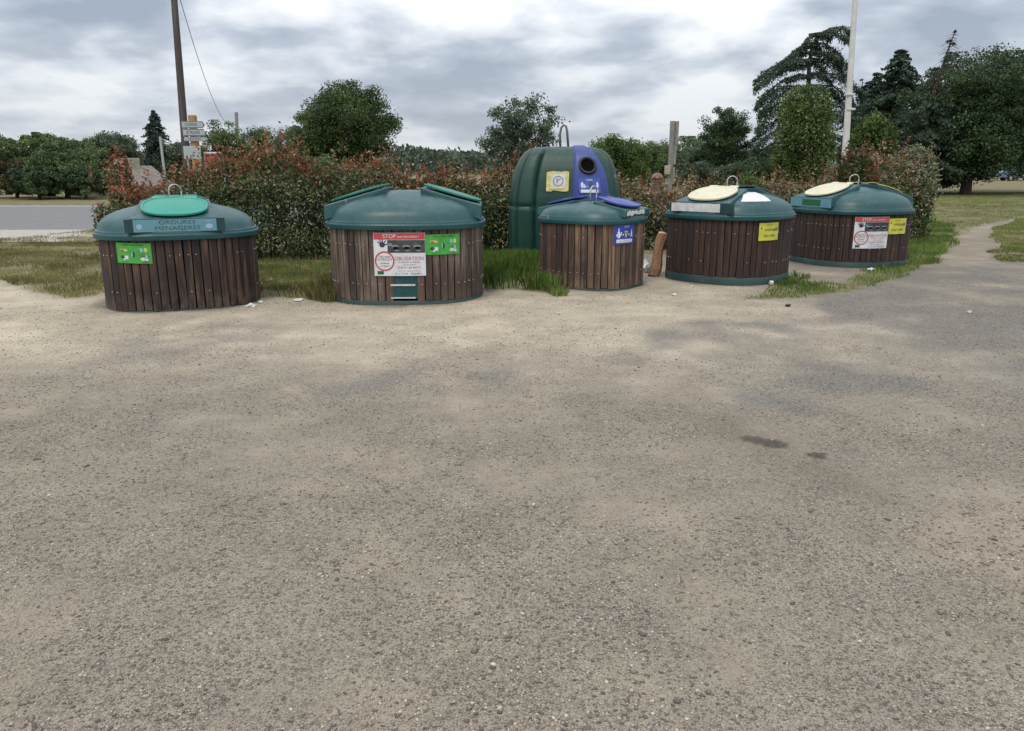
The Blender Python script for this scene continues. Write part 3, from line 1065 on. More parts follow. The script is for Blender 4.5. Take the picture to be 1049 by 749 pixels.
def poster(root, B, arc0, zc, w, h, label):
    f = lambda s, z, o: B.pt(arc0 + s, zc + z, o)
    x0, x1, z0, z1 = -w / 2, w / 2, -h / 2, h / 2
    W = Wrap(f)
    W.board(x0, z0, x1, z1, 0.006, 0.011)
    p = W.build('information_poster', M['white'], root)
    p['label'] = label
    W = Wrap(f)
    W.rect(x0 + .004, z1 - h * 0.155, x1 - .004, z1 - .004, 0.0125)
    W.build('header_band', M['red'], p)
    W = Wrap(f)
    W.rect(x0 + w * 0.27, z1 - h * 0.46, x1 - .004, z1 - h * 0.165, 0.0125, 0)
    rng = random.Random(4)
    for k in range(3):                       # dim pale shapes in the picture strip
        cx = x0 + w * (0.42 + 0.21 * k)
        W.disc(cx, z1 - h * 0.31, w * 0.075, h * 0.035, 0.0137, 1, 14)
        W.disc(cx + w * 0.01, z1 - h * 0.345, w * 0.06, h * 0.028, 0.0142, 2, 12)
        W.disc(cx + w * 0.03, z1 - h * 0.41, w * 0.05, h * 0.016, 0.0142, 1, 10)
    W.rect(x0 + w * 0.28, z1 - h * 0.30, x0 + w * 0.36, z1 - h * 0.24, 0.0137, 3)
    W.build('picture_strip', [M['dark_photo'], M['ink_grey'], M['liner'], M['sticker_cyan']], p)
    W = Wrap(f)
    W.disc(x0 + w * 0.17, z1 - h * 0.28, w * 0.055, h * 0.055, 0.0125, 0, 16)
    for a in (50, 85, 115, 145, 10):         # spread fingers of the hand print
        ca, sa = math.cos(R_(a)), math.sin(R_(a))
        bx, bz = x0 + w * 0.17 + ca * w * 0.045, z1 - h * 0.28 + sa * w * 0.045
        ex, ez = bx + ca * w * 0.07, bz + sa * w * 0.07
        px, pz = -sa * w * 0.012, ca * w * 0.012
        W.poly([(bx - px, bz - pz), (bx + px, bz + pz), (ex + px * .7, ez + pz * .7), (ex - px * .7, ez - pz * .7)], [(0, 1, 2, 3)], 0.0132)
    W.build('hand_print', M['ink'], p)
    W = Wrap(f)
    W.ring(x0 + w * 0.205, z0 + h * 0.345, w * 0.165, w * 0.193, 0.0128)
    W.build('red_ring', M['red'], p)
    W = Wrap(f)
    W.text('STOP', x0 + w * 0.31, z1 - h * 0.08, h * 0.13, 0.0138, 0)
    W.text('aux incivilités !', x0 + w * 0.675, z1 - h * 0.085, h * 0.085, 0.0138, 0)
    cx, cz = x0 + w * 0.205, z0 + h * 0.345
    W.text('Tout dépôt', cx, cz + h * 0.105, h * 0.06, 0.0128, 1)
    W.text('INTERDIT', cx, cz + h * 0.035, h * 0.085, 0.0128, 2)
    W.text('Amende', cx, cz - h * 0.045, h * 0.06, 0.0128, 1)
    W.text('de 1500 €', cx, cz - h * 0.115, h * 0.05, 0.0128, 1)
    W.text('OBLIGATION', x0 + w * 0.68, z0 + h * 0.405, h * 0.12, 0.0128, 2, 0.95)
    W.text('de déposer les déchets', x0 + w * 0.68, z0 + h * 0.325, h * 0.055, 0.0128, 3)
    W.text('en sac fermé', x0 + w * 0.68, z0 + h * 0.265, h * 0.055, 0.0128, 3)
    W.text('DANS LES BACS', x0 + w * 0.68, z0 + h * 0.195, h * 0.075, 0.0128, 2)
    W.text('merci de respecter ce lieu', x0 + w * 0.68, z0 + h * 0.12, h * 0.05, 0.0128, 3)
    W.text('S I C T O M   DECHETS', x0 + w * 0.66, z0 + h * 0.05, h * 0.06, 0.0128, 1)
    merge(p, W.build('lettering', [M['white'], M['ink'], M['red'], M['ink_grey']], p))
    W = Wrap(f)
    W.rect(x0 + w * 0.06, z0 + h * 0.035, x0 + w * 0.18, z0 + h * 0.115, 0.0128)
    W.build('logo', M['ink_green'], p)


def green_sticker(root, B, arc0, zc, w, h, label, tilt=0.0):
    f = lambda s, z, o: B.pt(arc0 + s, zc + z + s * tilt, o)
    x0, x1, z0, z1 = -w / 2, w / 2, -h / 2, h / 2
    W = Wrap(f)
    W.board(x0, z0, x1, z1, 0.006, 0.010)
    p = W.build('sorting_sticker', M['sticker_green'], root)
    p['label'] = label
    W = Wrap(f)
    W.text('POUR MIEUX TRIER', 0.0, z1 - h * 0.11, h * 0.12, 0.0115, 0)
    for cx, cz in ((-0.27, -0.13), (0.30, -0.13), (-0.27, -0.44), (0.30, -0.44)):
        W.rect(w * cx - w * .08, h * cz - h * .012 + h * .0, w * cx + w * .08, h * cz + h * .012, 0.0115, 0)
    merge(p, W.build('lettering', M['ink_green'], p))
    W = Wrap(f)
    W.disc(-w * 0.27, h * 0.14, w * 0.12, h * 0.07, 0.0115, 2)
    W.disc(-w * 0.31, h * 0.12, w * 0.06, h * 0.05, 0.0122, 3)
    W.disc(w * 0.35, h * 0.16, w * 0.05, h * 0.11, 0.0115, 2)
    W.rect(w * 0.20, h * 0.06, w * 0.27, h * 0.26, 0.0115, 4)
    W.disc(0, -h * 0.06, w * 0.045, h * 0.14, 0.0115, 5)
    W.rect(-w * 0.045, -h * 0.16, -w * 0.015, h * 0.06, 0.0122, 4)
    W.rect(-w * 0.25, -h * 0.30, -w * 0.15, -h * 0.12, 0.0115, 0)
    W.disc(-w * 0.33, -h * 0.2, w * 0.05, h * 0.07, 0.0115, 5)
    W.disc(-w * 0.27, -h * 0.32, w * 0.03, h * 0.05, 0.0122, 0)
    W.disc(w * 0.26, -h * 0.28, w * 0.07, h * 0.08, 0.0115, 0)
    W.poly([(w * .30, -h * .34), (w * .40, -h * .30), (w * .37, -h * .02), (w * .33, -h * .08)], [(0, 1, 2, 3)], 0.0122, 4)
    W.disc(w * 0.36, -h * 0.32, w * 0.05, h * 0.05, 0.0128, 0)
    merge(p, W.build('sorting_icons', [M['white'], M['ink'], M['pale_yellow'], M['red'], M['pale_blue'], M['teal_dark']], p))


def blue_icons(f, w, h, o, parent):
    W = Wrap(f)
    W.text('VERRE', 0.05 * w, h * 0.40, h * 0.15, o + .0016, 0)
    W.rect(-w * .40, -h * .42, w * .38, -h * .24, o + .0012, 0)
    W.text('tous vos emballages en verre', 0.0, -h * .33, h * .075, o + .0026, 1)
    W.rect(w * .24, -h * .13, w * .42, -h * .10, o + .0012, 0)
    merge(parent, W.build('lettering', [M['white'], M['ink_grey']], parent))
    W = Wrap(f)

    def bottle(cx, cz, k, mi):
        pts = [(-.045, -.13), (.045, -.13), (.045, .03), (.018, .08), (.018, .15), (-.018, .15), (-.018, .08), (-.045, .03)]
        W.poly([(cx + a * k * w, cz + b * k * h * 1.5) for a, b in pts], [tuple(range(8))], o + .0012, mi)
    bottle(-0.31 * w, 0.06 * h, 1.2, 0)
    W.disc(-0.38 * w, -0.03 * h, w * .035, h * .07, o + .0014, 0)
    W.poly([(-.27 * w, -.08 * h), (-.22 * w, -.08 * h), (-.17 * w, .12 * h), (-.22 * w, .13 * h)], [(0, 1, 2, 3)], o + .0014, 0)
    for cx in (-0.12, 0.17):
        W.poly([(w * cx - w * .035, -h * .03), (w * cx + w * .02, -h * .06), (w * cx + w * .035, 0), (w * cx + w * .02, h * .05), (w * cx - w * .035, h * .02)], [(0, 1, 2, 3, 4)], o + .0012, 0)
    W.poly([(-.06 * w, .18 * h), (.10 * w, .18 * h), (.06 * w, -.04 * h), (.035 * w, -.16 * h), (.005 * w, -.16 * h), (-.02 * w, -.04 * h)], [(0, 5, 4, 3, 2, 1)], o + .0012, 2)
    W.disc(.02 * w, .08 * h, w * .03, h * .06, o + .0024, 3)
    bottle(0.33 * w, 0.06 * h, 0.9, 0)
    merge(parent, W.build('sorting_icons', [M['white'], M['ink'], M['pale_yellow'], M['ink_green']], parent))


def yellow_sticker(root, B, arc0, zc, w, h, label):
    f = lambda s, z, o: B.pt(arc0 + s, zc + z, o)
    W = Wrap(f)
    W.board(-w / 2, -h / 2, w / 2, h / 2, 0.006, 0.010)
    p = W.build('sorting_sticker', M['sticker_yellow'], root)
    p['label'] = label
    W = Wrap(f)
    W.text('EN VRAC', 0, h * 0.37, h * 0.09, 0.0115, 1)
    W.disc(-w * 0.40, h * 0.20, w * 0.030, h * 0.06, 0.0115, 0)
    W.text('emballages', w * 0.07, h * 0.12, h * 0.25, 0.0115, 0, 0.95)
    W.text('bien vidés', 0.0, -h * 0.22, h * 0.25, 0.0115, 0, 0.95)
    merge(p, W.build('lettering', [M['ink'], M['ink_olive']], p))
    W = Wrap(f)
    W.rect(w * .30, h * .03, w * .44, h * .22, 0.0112)
    merge(p, W.build('pale_patch', M['ink_grey'], p))


def merge(a, b_):
    """print belongs to its board: fold mesh b_ into mesh a"""
    va = [tuple(q.co) for q in a.data.vertices] + [tuple(q.co) for q in b_.data.vertices]
    na = len(a.data.vertices)
    fa = [tuple(q.vertices) for q in a.data.polygons] + [tuple(i + na for i in q.vertices) for q in b_.data.polygons]
    mats = list(a.data.materials)
    mi = [q.material_index for q in a.data.polygons] + [q.material_index + len(mats) for q in b_.data.polygons]
    mats += list(b_.data.materials)
    me = bpy.data.meshes.new(a.name.split('.')[0])
    me.from_pydata(va, [], fa)
    for m_ in mats:
        me.materials.append(m_)
    me.polygons.foreach_set('material_index', mi)
    me.update()
    a.data = me
    bpy.data.objects.remove(b_)


# --- bin 1
b, B, TH, rt, hz, zr = make_bin('grey', 0.80, 1.19, 0.012, -2, 'wood_a', 'flap_turq', 'flap_turq', 'dark timber bin with round turquoise flap and small green sticker, beside the road')
green_sticker(b, B, TH(0.0) - 0.50, 0.665, 0.385, 0.225, 'small bright green sorting sticker with pictures', -0.03)
R0 = BIN_SPECS['grey'][2]
fp = flat_on(0.985 * R0 + 0.010, 1)
W = Wrap(fp)
W.board(-0.52, rt + 0.000, 0.52, rt + hz - 0.004, -0.02, 0.004)
pp = W.build('label_recess', M['teal_dark'], b)
W = Wrap(fp)
W.board(-0.43, rt + 0.004, 0.43, rt + hz - 0.010, 0.004, 0.009)
s = W.build('bin_label', M['sticker_cyan'], pp)
s['label'] = 'faded pale blue label reading ORDURES MENAGERES'
W = Wrap(fp)
W.text('ORDURES', 0.02, rt + hz * 0.70, 0.064, 0.0106, 0, 1.35)
W.text('MENAGERES', 0.02, rt + hz * 0.27, 0.064, 0.0106, 0, 1.35)
W.rect(0.31, rt + hz * 0.72, 0.38, rt + hz * 0.77, 0.0106, 1)
W.disc(-0.37, rt + hz * 0.42, 0.03, 0.03, 0.0106, 1)
W.disc(0.35, rt + hz * 0.38, 0.04, 0.028, 0.0106, 1)
merge(s, W.build('label_print', [M['ink_olive'], M['pale_blue']], pp))

# --- bin 2
b, B, TH, rt, hz, zr = make_bin('poster', 0.885, 1.315, 0.055, 84, 'wood_b', 'flap_green', 'flap_green', 'weathered timber bin with white and red STOP poster, green flaps on both sides')
poster(b, B, TH(0.0) - 0.105, 0.605, 0.60, 0.50, 'white poster with red header reading STOP and a red ring')
green_sticker(b, B, TH(0.0) + 0.405, 0.715, 0.41, 0.235, 'bright green sorting sticker beside the poster')
f2 = lambda s_, z_, o_: B.pt(TH(0.0) + s_ - 0.08, z_, o_)
W = Wrap(f2)
W.board(-0.185, 0.08, 0.185, 0.405, -0.045, -0.014)
for kx in (-0.11, 0.0, 0.11):
    W.board(kx - 0.012, 0.10, kx + 0.012, 0.40, -0.014, -0.006)
h_ = W.build('emptying_hatch', M['teal'], b)
W = Wrap(f2)
W.board(-0.145, 0.235, 0.145, 0.255, -0.012, 0.002)
W.board(-0.145, 0.085, 0.145, 0.100, -0.012, 0.000)
W.build('hatch_bar', M['white_worn'], h_)

# --- bin 3
b, B, TH, rt, hz, zr = make_bin('blue', 0.865, 1.14, 0.03, 62, 'wood_c', 'flap_blue', 'flap_blue', 'narrow brown timber bin with blue flaps in front of the large green container')
f3 = lambda s_, z_, o_: B.pt(TH(0.0) + 0.47 + s_, 0.735 + z_, o_)
W = Wrap(f3)
W.board(-0.19, -0.125, 0.19, 0.125, 0.006, 0.010)
p = W.build('sorting_sticker', M['sticker_blue'], b)
p['label'] = 'blue glass sorting sticker with white icons'
blue_icons(f3, 0.38, 0.25, 0.010, p)
R0 = BIN_SPECS['blue'][2]
W = Wrap(flat_on(0.985 * R0 + 0.010, 1))
W.board(-0.33, rt + 0.008, 0.20, rt + hz - 0.006, 0.0, 0.008, jag=0.03, rng=random.Random(3))
W.build('torn_label', M['white_worn'], b)

# --- bin 4
b, B, TH, rt, hz, zr = make_bin('cream', 0.885, 1.265, 0.115, -29, 'wood_d', 'flap_cream', 'flap_navy', 'near-black timber bin with cream flap, blank white label and yellow sticker')
yellow_sticker(b, B, TH(0.0) + 0.60, 0.735, 0.385, 0.24, 'yellow sticker with two lines of dark writing')
R0 = BIN_SPECS['cream'][2]
fp = flat_on(0.985 * R0 + 0.010, 1)
W = Wrap(fp)
W.board(-0.50, rt + 0.004, 0.50, rt + hz - 0.010, -0.02, 0.006)
pp = W.build('label_recess', M['teal_dark'], b)
W = Wrap(fp)
W.board(-0.47, rt + 0.010, 0.30, rt + hz - 0.014, 0.006, 0.010, jag=0.006, rng=random.Random(9))
W.build('bin_label', M['white_worn'], pp)['label'] = 'blank scuffed white label'
# paper notice lying on the dome at its right
def dome_pt(B, a, k, rt, zt, off):
    prof = [(0.994, 0.0), (0.984, 0.08), (0.970, 0.19), (0.952, 0.285), (0.925, 0.375), (0.885, 0.465), (0.83, 0.555), (0.76, 0.645), (0.66, 0.74), (0.54, 0.83), (0.40, 0.91), (0.26, 0.96), (0.0, 1.0)]
    ks = [p_[0] for p_ in prof][::-1]
    ts = [p_[1] for p_ in prof][::-1]
    t_ = float(np.interp(k, ks, ts))
    soft = min(0.8, (1 - k) * 1.1)
    r = (float(B.rad(a)) * (1 - soft) + B.R * 1.02 * soft) * k
    return Vector((math.sin(a) * r, -math.cos(a) * r, rt + (zt - rt) * t_ + off))


mb = MB()
n1, n2 = 8, 6
for (o0, flip) in ((0.014, 0),):
    vs = []
    for i in range(n1 + 1):
        for j in range(n2 + 1):
            a = R_(10 + 38 * i / n1 + 12 * j / n2) + R_(29)
            k = 0.86 - 0.42 * j / n2
            vs.append(dome_pt(B, a, k, rt, 1.265, o0))
    top = len(vs)
    vs += [p_ - Vector((0, 0, 0.010)) for p_ in vs]
    fs = []
    for i in range(n1):
        for j in range(n2):
            q = i * (n2 + 1) + j
            fs.append((q, q + 1, q + n2 + 2, q + n2 + 1))
            fs.append((top + q, top + q + n2 + 1, top + q + n2 + 2, top + q + 1))
    mb.add(vs, fs)
mb.build('lid_notice', M['white'], b)['label'] = 'white paper notice stuck on the sloping lid'

# --- bin 5
b, B, TH, rt, hz, zr = make_bin('far', 0.845, 1.27, 0.095, -48, 'wood_d', 'flap_cream', 'flap_navy', 'near-black timber bin with white poster and yellow sticker, last before the lawn')
poster(b, B, TH(0.0) + 0.37, 0.565, 0.59, 0.50, 'white poster with red header and red ring')
yellow_sticker(b, B, TH(0.0) + 0.37 + 0.295 + 0.20, 0.66, 0.38, 0.25, 'yellow sticker right beside the poster')
R0 = BIN_SPECS['far'][2]
fp = flat_on(0.985 * R0 + 0.010, 1)
W = Wrap(fp)
W.board(-0.50, rt + 0.010, 0.48, rt + hz - 0.014, -0.01, 0.006)
p = W.build('bin_label', M['sticker_cyan'], b)
W = Wrap(fp)
W.rect(-0.2, rt + 0.03, 0.25, rt + hz - 0.035, 0.0075)
W.build('label_print', M['ink_green'], p)
f = flap_mesh(0.90 * R0, 0.77 * R0, 0.016, 1.005 * R0, rt + hz + 0.010, math.atan2(0.48 * (1.27 - rt), 0.58 * R0), -1)
f.build('flap_rim', M['flap_edge_yellow'], b, True, 35)


# ------------------------------------------------------------------ big glass container
def glass_container():
    cx, cy = 0.93, 14.2
    root = empty('glass_container', (cx, cy, 0), -math.atan2(cx, cy), 'large bottle green dome container with blue panel and round black mouth', 'recycling container')
    prof = [(0.94, -0.05), (0.965, 0.04), (0.985, 0.12), (1.0, 0.70), (1.0, 0.90), (0.988, 1.09), (0.96, 1.26), (0.928, 1.41), (0.875, 1.58), (0.81, 1.72), (0.735, 1.82), (0.65, 1.88), (0.54, 1.915), (0.35, 1.93), (0.15, 1.935)]
    zs = np.array([p[1] for p in prof])
    ks = np.array([p[0] for p in prof])
    # smooth the profile
    zz = np.concatenate([np.linspace(-0.05, 1.82, 46), np.linspace(1.83, 1.935, 18)])
    RX, RY, n = 0.97, 0.93, 5.0

    def rad(a):
        return (abs(math.sin(a) / RX) ** n + abs(math.cos(a) / RY) ** n) ** (-1 / n)

    def surf(a, z, off=0.0):
        k = float(np.interp(z, zs, ks))
        r = rad(a) * k
        p = Vector((math.sin(a) * r, -math.cos(a) * r, z))
        if off:
            e = 0.01
            def q(a_, z_):
                k_ = float(np.interp(z_, zs, ks))
                r_ = rad(a_) * k_
                return Vector((math.sin(a_) * r_, -math.cos(a_) * r_, z_))
            n_ = (q(a + e, z) - q(a - e, z)).cross(q(a, z + e) - q(a, z - e))
            n_.normalize()
            if n_.dot(Vector((p.x, p.y, 0.35))) < 0:
                n_ = -n_
            p = p + n_ * off
        return p
    N = 240
    grooves = [-45, -29, 49, 66, 118, 150, -118, -150]
    mb = MB()
    rings = []
    for z in zz:
        r = []
        for i in range(N):
            a = -PI + 2 * PI * i / N
            d = 0
            ad = math.degrees(a)
            for g in grooves:
                d += -0.065 * math.exp(-((ad - g) / 1.7) ** 2)
            d += -0.028 * math.exp(-((z - 0.95) / 0.018) ** 2) * (1 if ad < -29 else 0.35)
            if -45 < ad < -29 or 49 < ad < 66:
                d += 0.012
            w = min(1, max(0, (1.92 - z) / 0.12))
            r.append(surf(a, z, d * w + 1e-4))
        rings.append(r)
    mb.rings(rings)
    mb.build('shell', M['igloo'], root, True, 60)
    # blue panel: an arched, outward standing rib from foot to crown
    mb = MB()
    nz, na = 46, 12
    a0, a1 = R_(7), R_(43)
    vs = []
    for i in range(nz + 1):
        z = 0.05 + (1.915 - 0.05) * i / nz
        nar = 0.0 if z < 1.2 else 0.10 * ((z - 1.2) / 0.75) ** 2
        for j in range(na + 1):
            a = a0 + nar + (a1 - a0 - 2.2 * nar) * j / na
            edge = min(1, 6 * min(j, na - j) / na)
            vs.append(surf(a, z, -0.02 + 0.052 * edge ** 0.5))
    fs = [(i * (na + 1) + j, i * (na + 1) + j + 1, (i + 1) * (na + 1) + j + 1, (i + 1) * (na + 1) + j) for i in range(nz) for j in range(na)]
    mb.add(vs, fs)
    pan = mb.build('blue_panel', M['panel_blue'], root, True, 50)
    am = R_(25)
    c = surf(am, 1.60, 0.032)
    e1 = (surf(am + .05, 1.60, .032) - surf(am - .05, 1.60, .032)).normalized()
    e2 = (surf(am, 1.66, .032) - surf(am, 1.54, .032)).normalized()
    nn = e1.cross(e2).normalized()
    if nn.y > 0:
        nn = -nn
    mb = MB()
    K = 28
    circ = lambda r, d: [c + e1 * math.cos(2 * PI * k / K) * r + e2 * math.sin(2 * PI * k / K) * r + nn * d for k in range(K)]
    mb.rings([circ(0.150, -0.01), circ(0.150, 0.022), circ(0.140, 0.034), circ(0.118, 0.034), circ(0.108, 0.024), circ(0.104, 0.004)], False, False)
    mo = mb.build('mouth', M['rubber'], pan, True, 50)
    mb = MB()
    mb.rings([circ(0.104, 0.003), circ(0.002, 0.002)], False, True)
    mb.build('mouth_dark_disc', M['liner'], pan)  # flat disc without depth, the dark of the opening put into its black

    def patch(am_, zc):
        o = surf(am_, zc, 0.0)
        x = (surf(am_ + .03, zc) - surf(am_ - .03, zc)).normalized()
        z_ = (surf(am_, zc + .05) - surf(am_, zc - .05)).normalized()
        k = x.cross(z_).normalized()
        if k.y > 0:
            k = -k
        return lambda s_, zz_, off: o + x * s_ + z_ * zz_ + k * off
    f = patch(am, 1.285)
    W = Wrap(f)
    W.board(-0.18, -0.125, 0.18, 0.125, 0.020, 0.042)
    st = W.build('sorting_sticker', plain('lighter_blue_print', (0.05, 0.085, 0.40), 0.5), pan)
    st['label'] = 'lighter blue sticker with white icons under the mouth'
    W = Wrap(f)
    W.text('VERRE', 0, 0.09, 0.04, 0.0436, 0)
    W.rect(-0.15, -0.115, 0.14, -0.065, 0.0434, 0)
    W.disc(-0.12, 0.01, 0.025, 0.05, 0.0434, 0)
    W.disc(-0.085, -0.01, 0.02, 0.03, 0.0434, 0)
    W.rect(-0.055, -0.025, -0.025, -0.015, 0.0434, 0)
    W.rect(-0.005, -0.05, 0.045, 0.06, 0.0434, 1)
    W.rect(0.065, -0.025, 0.09, -0.015, 0.0434, 0)
    W.disc(0.13, 0.01, 0.018, 0.05, 0.0434, 0)
    merge(st, W.build('lettering', [M['white'], M['ink_olive']], pan))
    f = patch(R_(-7.5), 1.36)
    W = Wrap(f)
    W.board(-0.185, -0.17, 0.185, 0.17, 0.002, 0.014, jag=0.022, rng=random.Random(8))
    st = W.build('weathered_sticker', M['pale_yellow'], root)
    st['label'] = 'torn yellow bordered white sticker'
    W = Wrap(f)
    W.rect(-0.11, -0.115, 0.13, 0.12, 0.0155, 0)
    W.ring(0.01, 0.0, 0.070, 0.088, 0.017, 1, 24)
    W.rect(-0.02, -0.03, 0.0, 0.045, 0.017, 1)
    W.poly([(0.0, 0.02), (0.05, 0.045), (0.05, 0.03), (0.0, 0.0)], [(0, 1, 2, 3)], 0.017, 1)
    W.rect(-0.14, -0.145, 0.10, -0.135, 0.0155, 1)
    merge(st, W.build('sticker_print', [M['white_worn'], M['ink_grey']], st))
    # lifting hook on the crown
    mb = MB()
    pts = [(-0.08, 0.02, 1.87), (-0.095, 0.02, 2.14), (-0.07, 0.02, 2.26), (-0.03, 0.02, 2.30), (0.01, 0.02, 2.28), (0.03, 0.02, 2.20), (0.06, 0.02, 1.88)]
    mb.tube(pts, 0.021, 10)
    mb.build('lifting_hook', plain('dull_dark_steel', (0.16, 0.165, 0.17), 0.5, 0.2, 20, 0.3), root, True)
    # crown ridge between the two halves
    mb = MB()
    mb.box((0.03, -0.1, 1.90), (0.16, 0.5, 0.05), None, 0, 0.02)
    mb.build('crown_cap', M['igloo_dark'], root, True, 40)


glass_container()


# ------------------------------------------------------------------ hedge
def hedge(name, label, pts, seed, n, mixf, sprigs, group=None, halfw=0.55):
    """pts: list of (x, y, height) along the hedge"""
    rng = np.random.RandomState(seed)
    A = np.array(pts, float)
    seg = np.linalg.norm(np.diff(A[:, :2], axis=0), axis=1)
    L = np.concatenate([[0], np.cumsum(seg)])
    mid = A[len(A) // 2]
    root = empty(name, (float(mid[0]), float(mid[1]), 0), 0, label, 'hedge', group)
    l = rng.rand(n) * (L[-1] + 0.5) - 0.25
    lc = np.clip(l, 0, L[-1])
    hx = np.interp(lc, L, A[:, 0])
    hy = np.interp(lc, L, A[:, 1])
    hh = np.interp(lc, L, A[:, 2])
    hh = hh + 0.78 * (fbm(l * 1.5, l * 0 + 3, seed + 1) - 0.5)
    # normal to the run
    gx = np.gradient(A[:, 0], L)
    gy = np.gradient(A[:, 1], L)
    tx = np.interp(lc, L, gx)
    ty = np.interp(lc, L, gy)
    nrm = np.hypot(tx, ty)
    tx, ty = tx / nrm, ty / nrm
    # section: angle around a rounded box
    a = rng.rand(n) * PI
    sh = 1 - 0.42 * rng.rand(n) ** 1.6
    bulge = 1 + 0.62 * (fbm(l * 1.9, a * 1.6 + 7, seed + 2) - 0.5)
    q = (np.abs(np.cos(a)) ** 3 + np.abs(np.sin(a)) ** 3) ** (-1 / 3)
    cs = np.cos(a) * q * sh * bulge * halfw
    z = np.sin(a) * q * sh * hh * (0.94 + 0.12 * bulge - 0.06)
    low = rng.rand(n) < 0.30
    z = np.where(low, rng.rand(n) * hh * 0.75 + 0.05, z)
    cs = np.where(low, -halfw * bulge * (1 - 0.3 * rng.rand(n)) * np.sign(rng.rand(n) - 0.2), cs)
    C = np.stack([hx - ty * cs + tx * (l - lc), hy + tx * cs + ty * (l - lc), z], 1)
    C += rng.normal(size=C.shape) * 0.035
    C[:, 2] = np.maximum(C[:, 2], 0.03)
    hol = fbm(l * 2.4 + 3, z * 2.6 + 0.8 * np.sign(cs), seed + 50)
    C = C[(hol > 0.405) | (sh < 0.80)]            # hollows between the shoots
    zr_ = (z / hh)[(hol > 0.405) | (sh < 0.80)]
    # sprigs: upright shoots above the outline
    ns = sprigs
    k = rng.randint(0, n, ns)
    top = np.stack([hx[k] + rng.normal(size=ns) * 0.2, hy[k] + rng.normal(size=ns) * 0.25, hh[k] * 0.96], 1)
    spl = 0.10 + 0.42 * rng.rand(ns) ** 2
    m = 14
    tt = rng.rand(ns, m, 1)
    SP = top[:, None, :] + tt * np.stack([rng.normal(size=ns) * .08, rng.normal(size=ns) * .08, spl], 1)[:, None, :] + rng.normal(size=(ns, m, 3)) * 0.025
    sred = np.repeat(rng.rand(ns) < 0.55, m)
    allC = np.concatenate([C, SP.reshape(-1, 3)])
    local = allC - np.array([mid[0], mid[1], 0])
    Q = leaf_quads(rng, local, 0.068, 0.45, up=0.5)
    N = len(allC)
    rel = np.concatenate([zr_, np.full(ns * m, 1.05)])
    xx = allC[:, 0]
    pred, ppale = mixf(xx, allC[:, 1], rel)
    patch = fbm(xx * 1.3, allC[:, 2] * 1.3 + allC[:, 1], seed + 20)
    rr = rng.rand(N)
    mi = np.zeros(N)
    pr = np.clip(pred * (patch * 2.4 - 0.35), 0, 0.95)
    pr[-ns * m:] = np.where(sred, np.clip(pred[-ns * m:] * 1.3, 0, .9), pr[-ns * m:])
    mi[rr < pr] = 1
    patch2 = fbm(xx * 1.7 + 40, allC[:, 2] * 1.7 + 11, seed + 30)
    pp_ = np.clip(ppale * (patch2 * 2.6 - 0.5), 0, 0.8)
    mi[(mi == 0) & (rng.rand(N) < pp_)] = 2
    crim = fbm(xx * 0.9 + 9, allC[:, 2] * 0.9, seed + 40) > (0.70 if seed == 301 else 0.57)
    mi[(mi == 1) & crim] = 3
    quads_mesh('foliage', Q, [M['hedge_green'], M['hedge_red'], M['hedge_pale'], M['hedge_crimson']], root, mi)
    mb = MB()
    rg = random.Random(seed)
    for i in range(int(L[-1] / 0.33)):
        ll = (i + rg.random()) * 0.33
        x, y, h = (float(np.interp(ll, L, A[:, q_])) for q_ in range(3))
        x += rg.uniform(-.15, .15) - mid[0]
        y += rg.uniform(-.2, .2) - mid[1]
        p0 = Vector((x, y, -0.05))
        p1 = p0 + Vector((rg.uniform(-.12, .12), rg.uniform(-.15, .15), h * 0.5))
        p2 = p1 + Vector((rg.uniform(-.2, .2), rg.uniform(-.2, .2), h * 0.4))
        mb.tube([p0, p1, p2], [0.022, 0.014, 0.005], 5)
    mb.build('stems', M['bark'], root)
    return root


HL = [(-7.05, 14.6), (-6.6, 14.4), (-6.0, 14.3), (-5.2, 14.3), (-4.4, 14.3), (-3.3, 14.35), (-2.2, 14.5), (-1.2, 14.7), (-0.2, 15.0), (0.4, 15.2)]
HLh = [1.10, 1.12, 1.18, 1.58, 1.66, 1.52, 1.56, 1.38, 1.50, 1.56]
hedge('photinia_hedge', 'red-tipped green hedge behind the two left bins, ending at the large container', [(a_, b_, h_) for (a_, b_), h_ in zip(HL, HLh)], 301, 90000,
      lambda x, y, r: (np.clip((r - 0.70) * 3.2, 0, 1) * 0.66 + 0.012 + 0.2 * (x < -6.7) * (r > .4), 0.12 + 0.22 * np.clip((r - .5) * 2, 0, 1)), 420)
HRp = [(2.1, 15.9), (3.2, 16.3), (4.3, 16.6), (5.4, 16.9), (6.4, 17.2), (7.4, 17.5), (8.3, 17.8), (8.9, 18.0)]
HRh = [1.16, 1.10, 1.10, 1.12, 1.30, 1.78, 1.85, 1.75]
hedge('photinia_hedge', 'reddish and cream mottled hedge behind the two right bins', [(a_, b_, h_) for (a_, b_), h_ in zip(HRp, HRh)], 302, 70000,
      lambda x, y, r: (np.clip((r - 0.62) * 2.4, 0, 1) * 0.42 + 0.03, 0.38 + 0.45 * np.clip((r - .4) * 2, 0, 1)), 300)


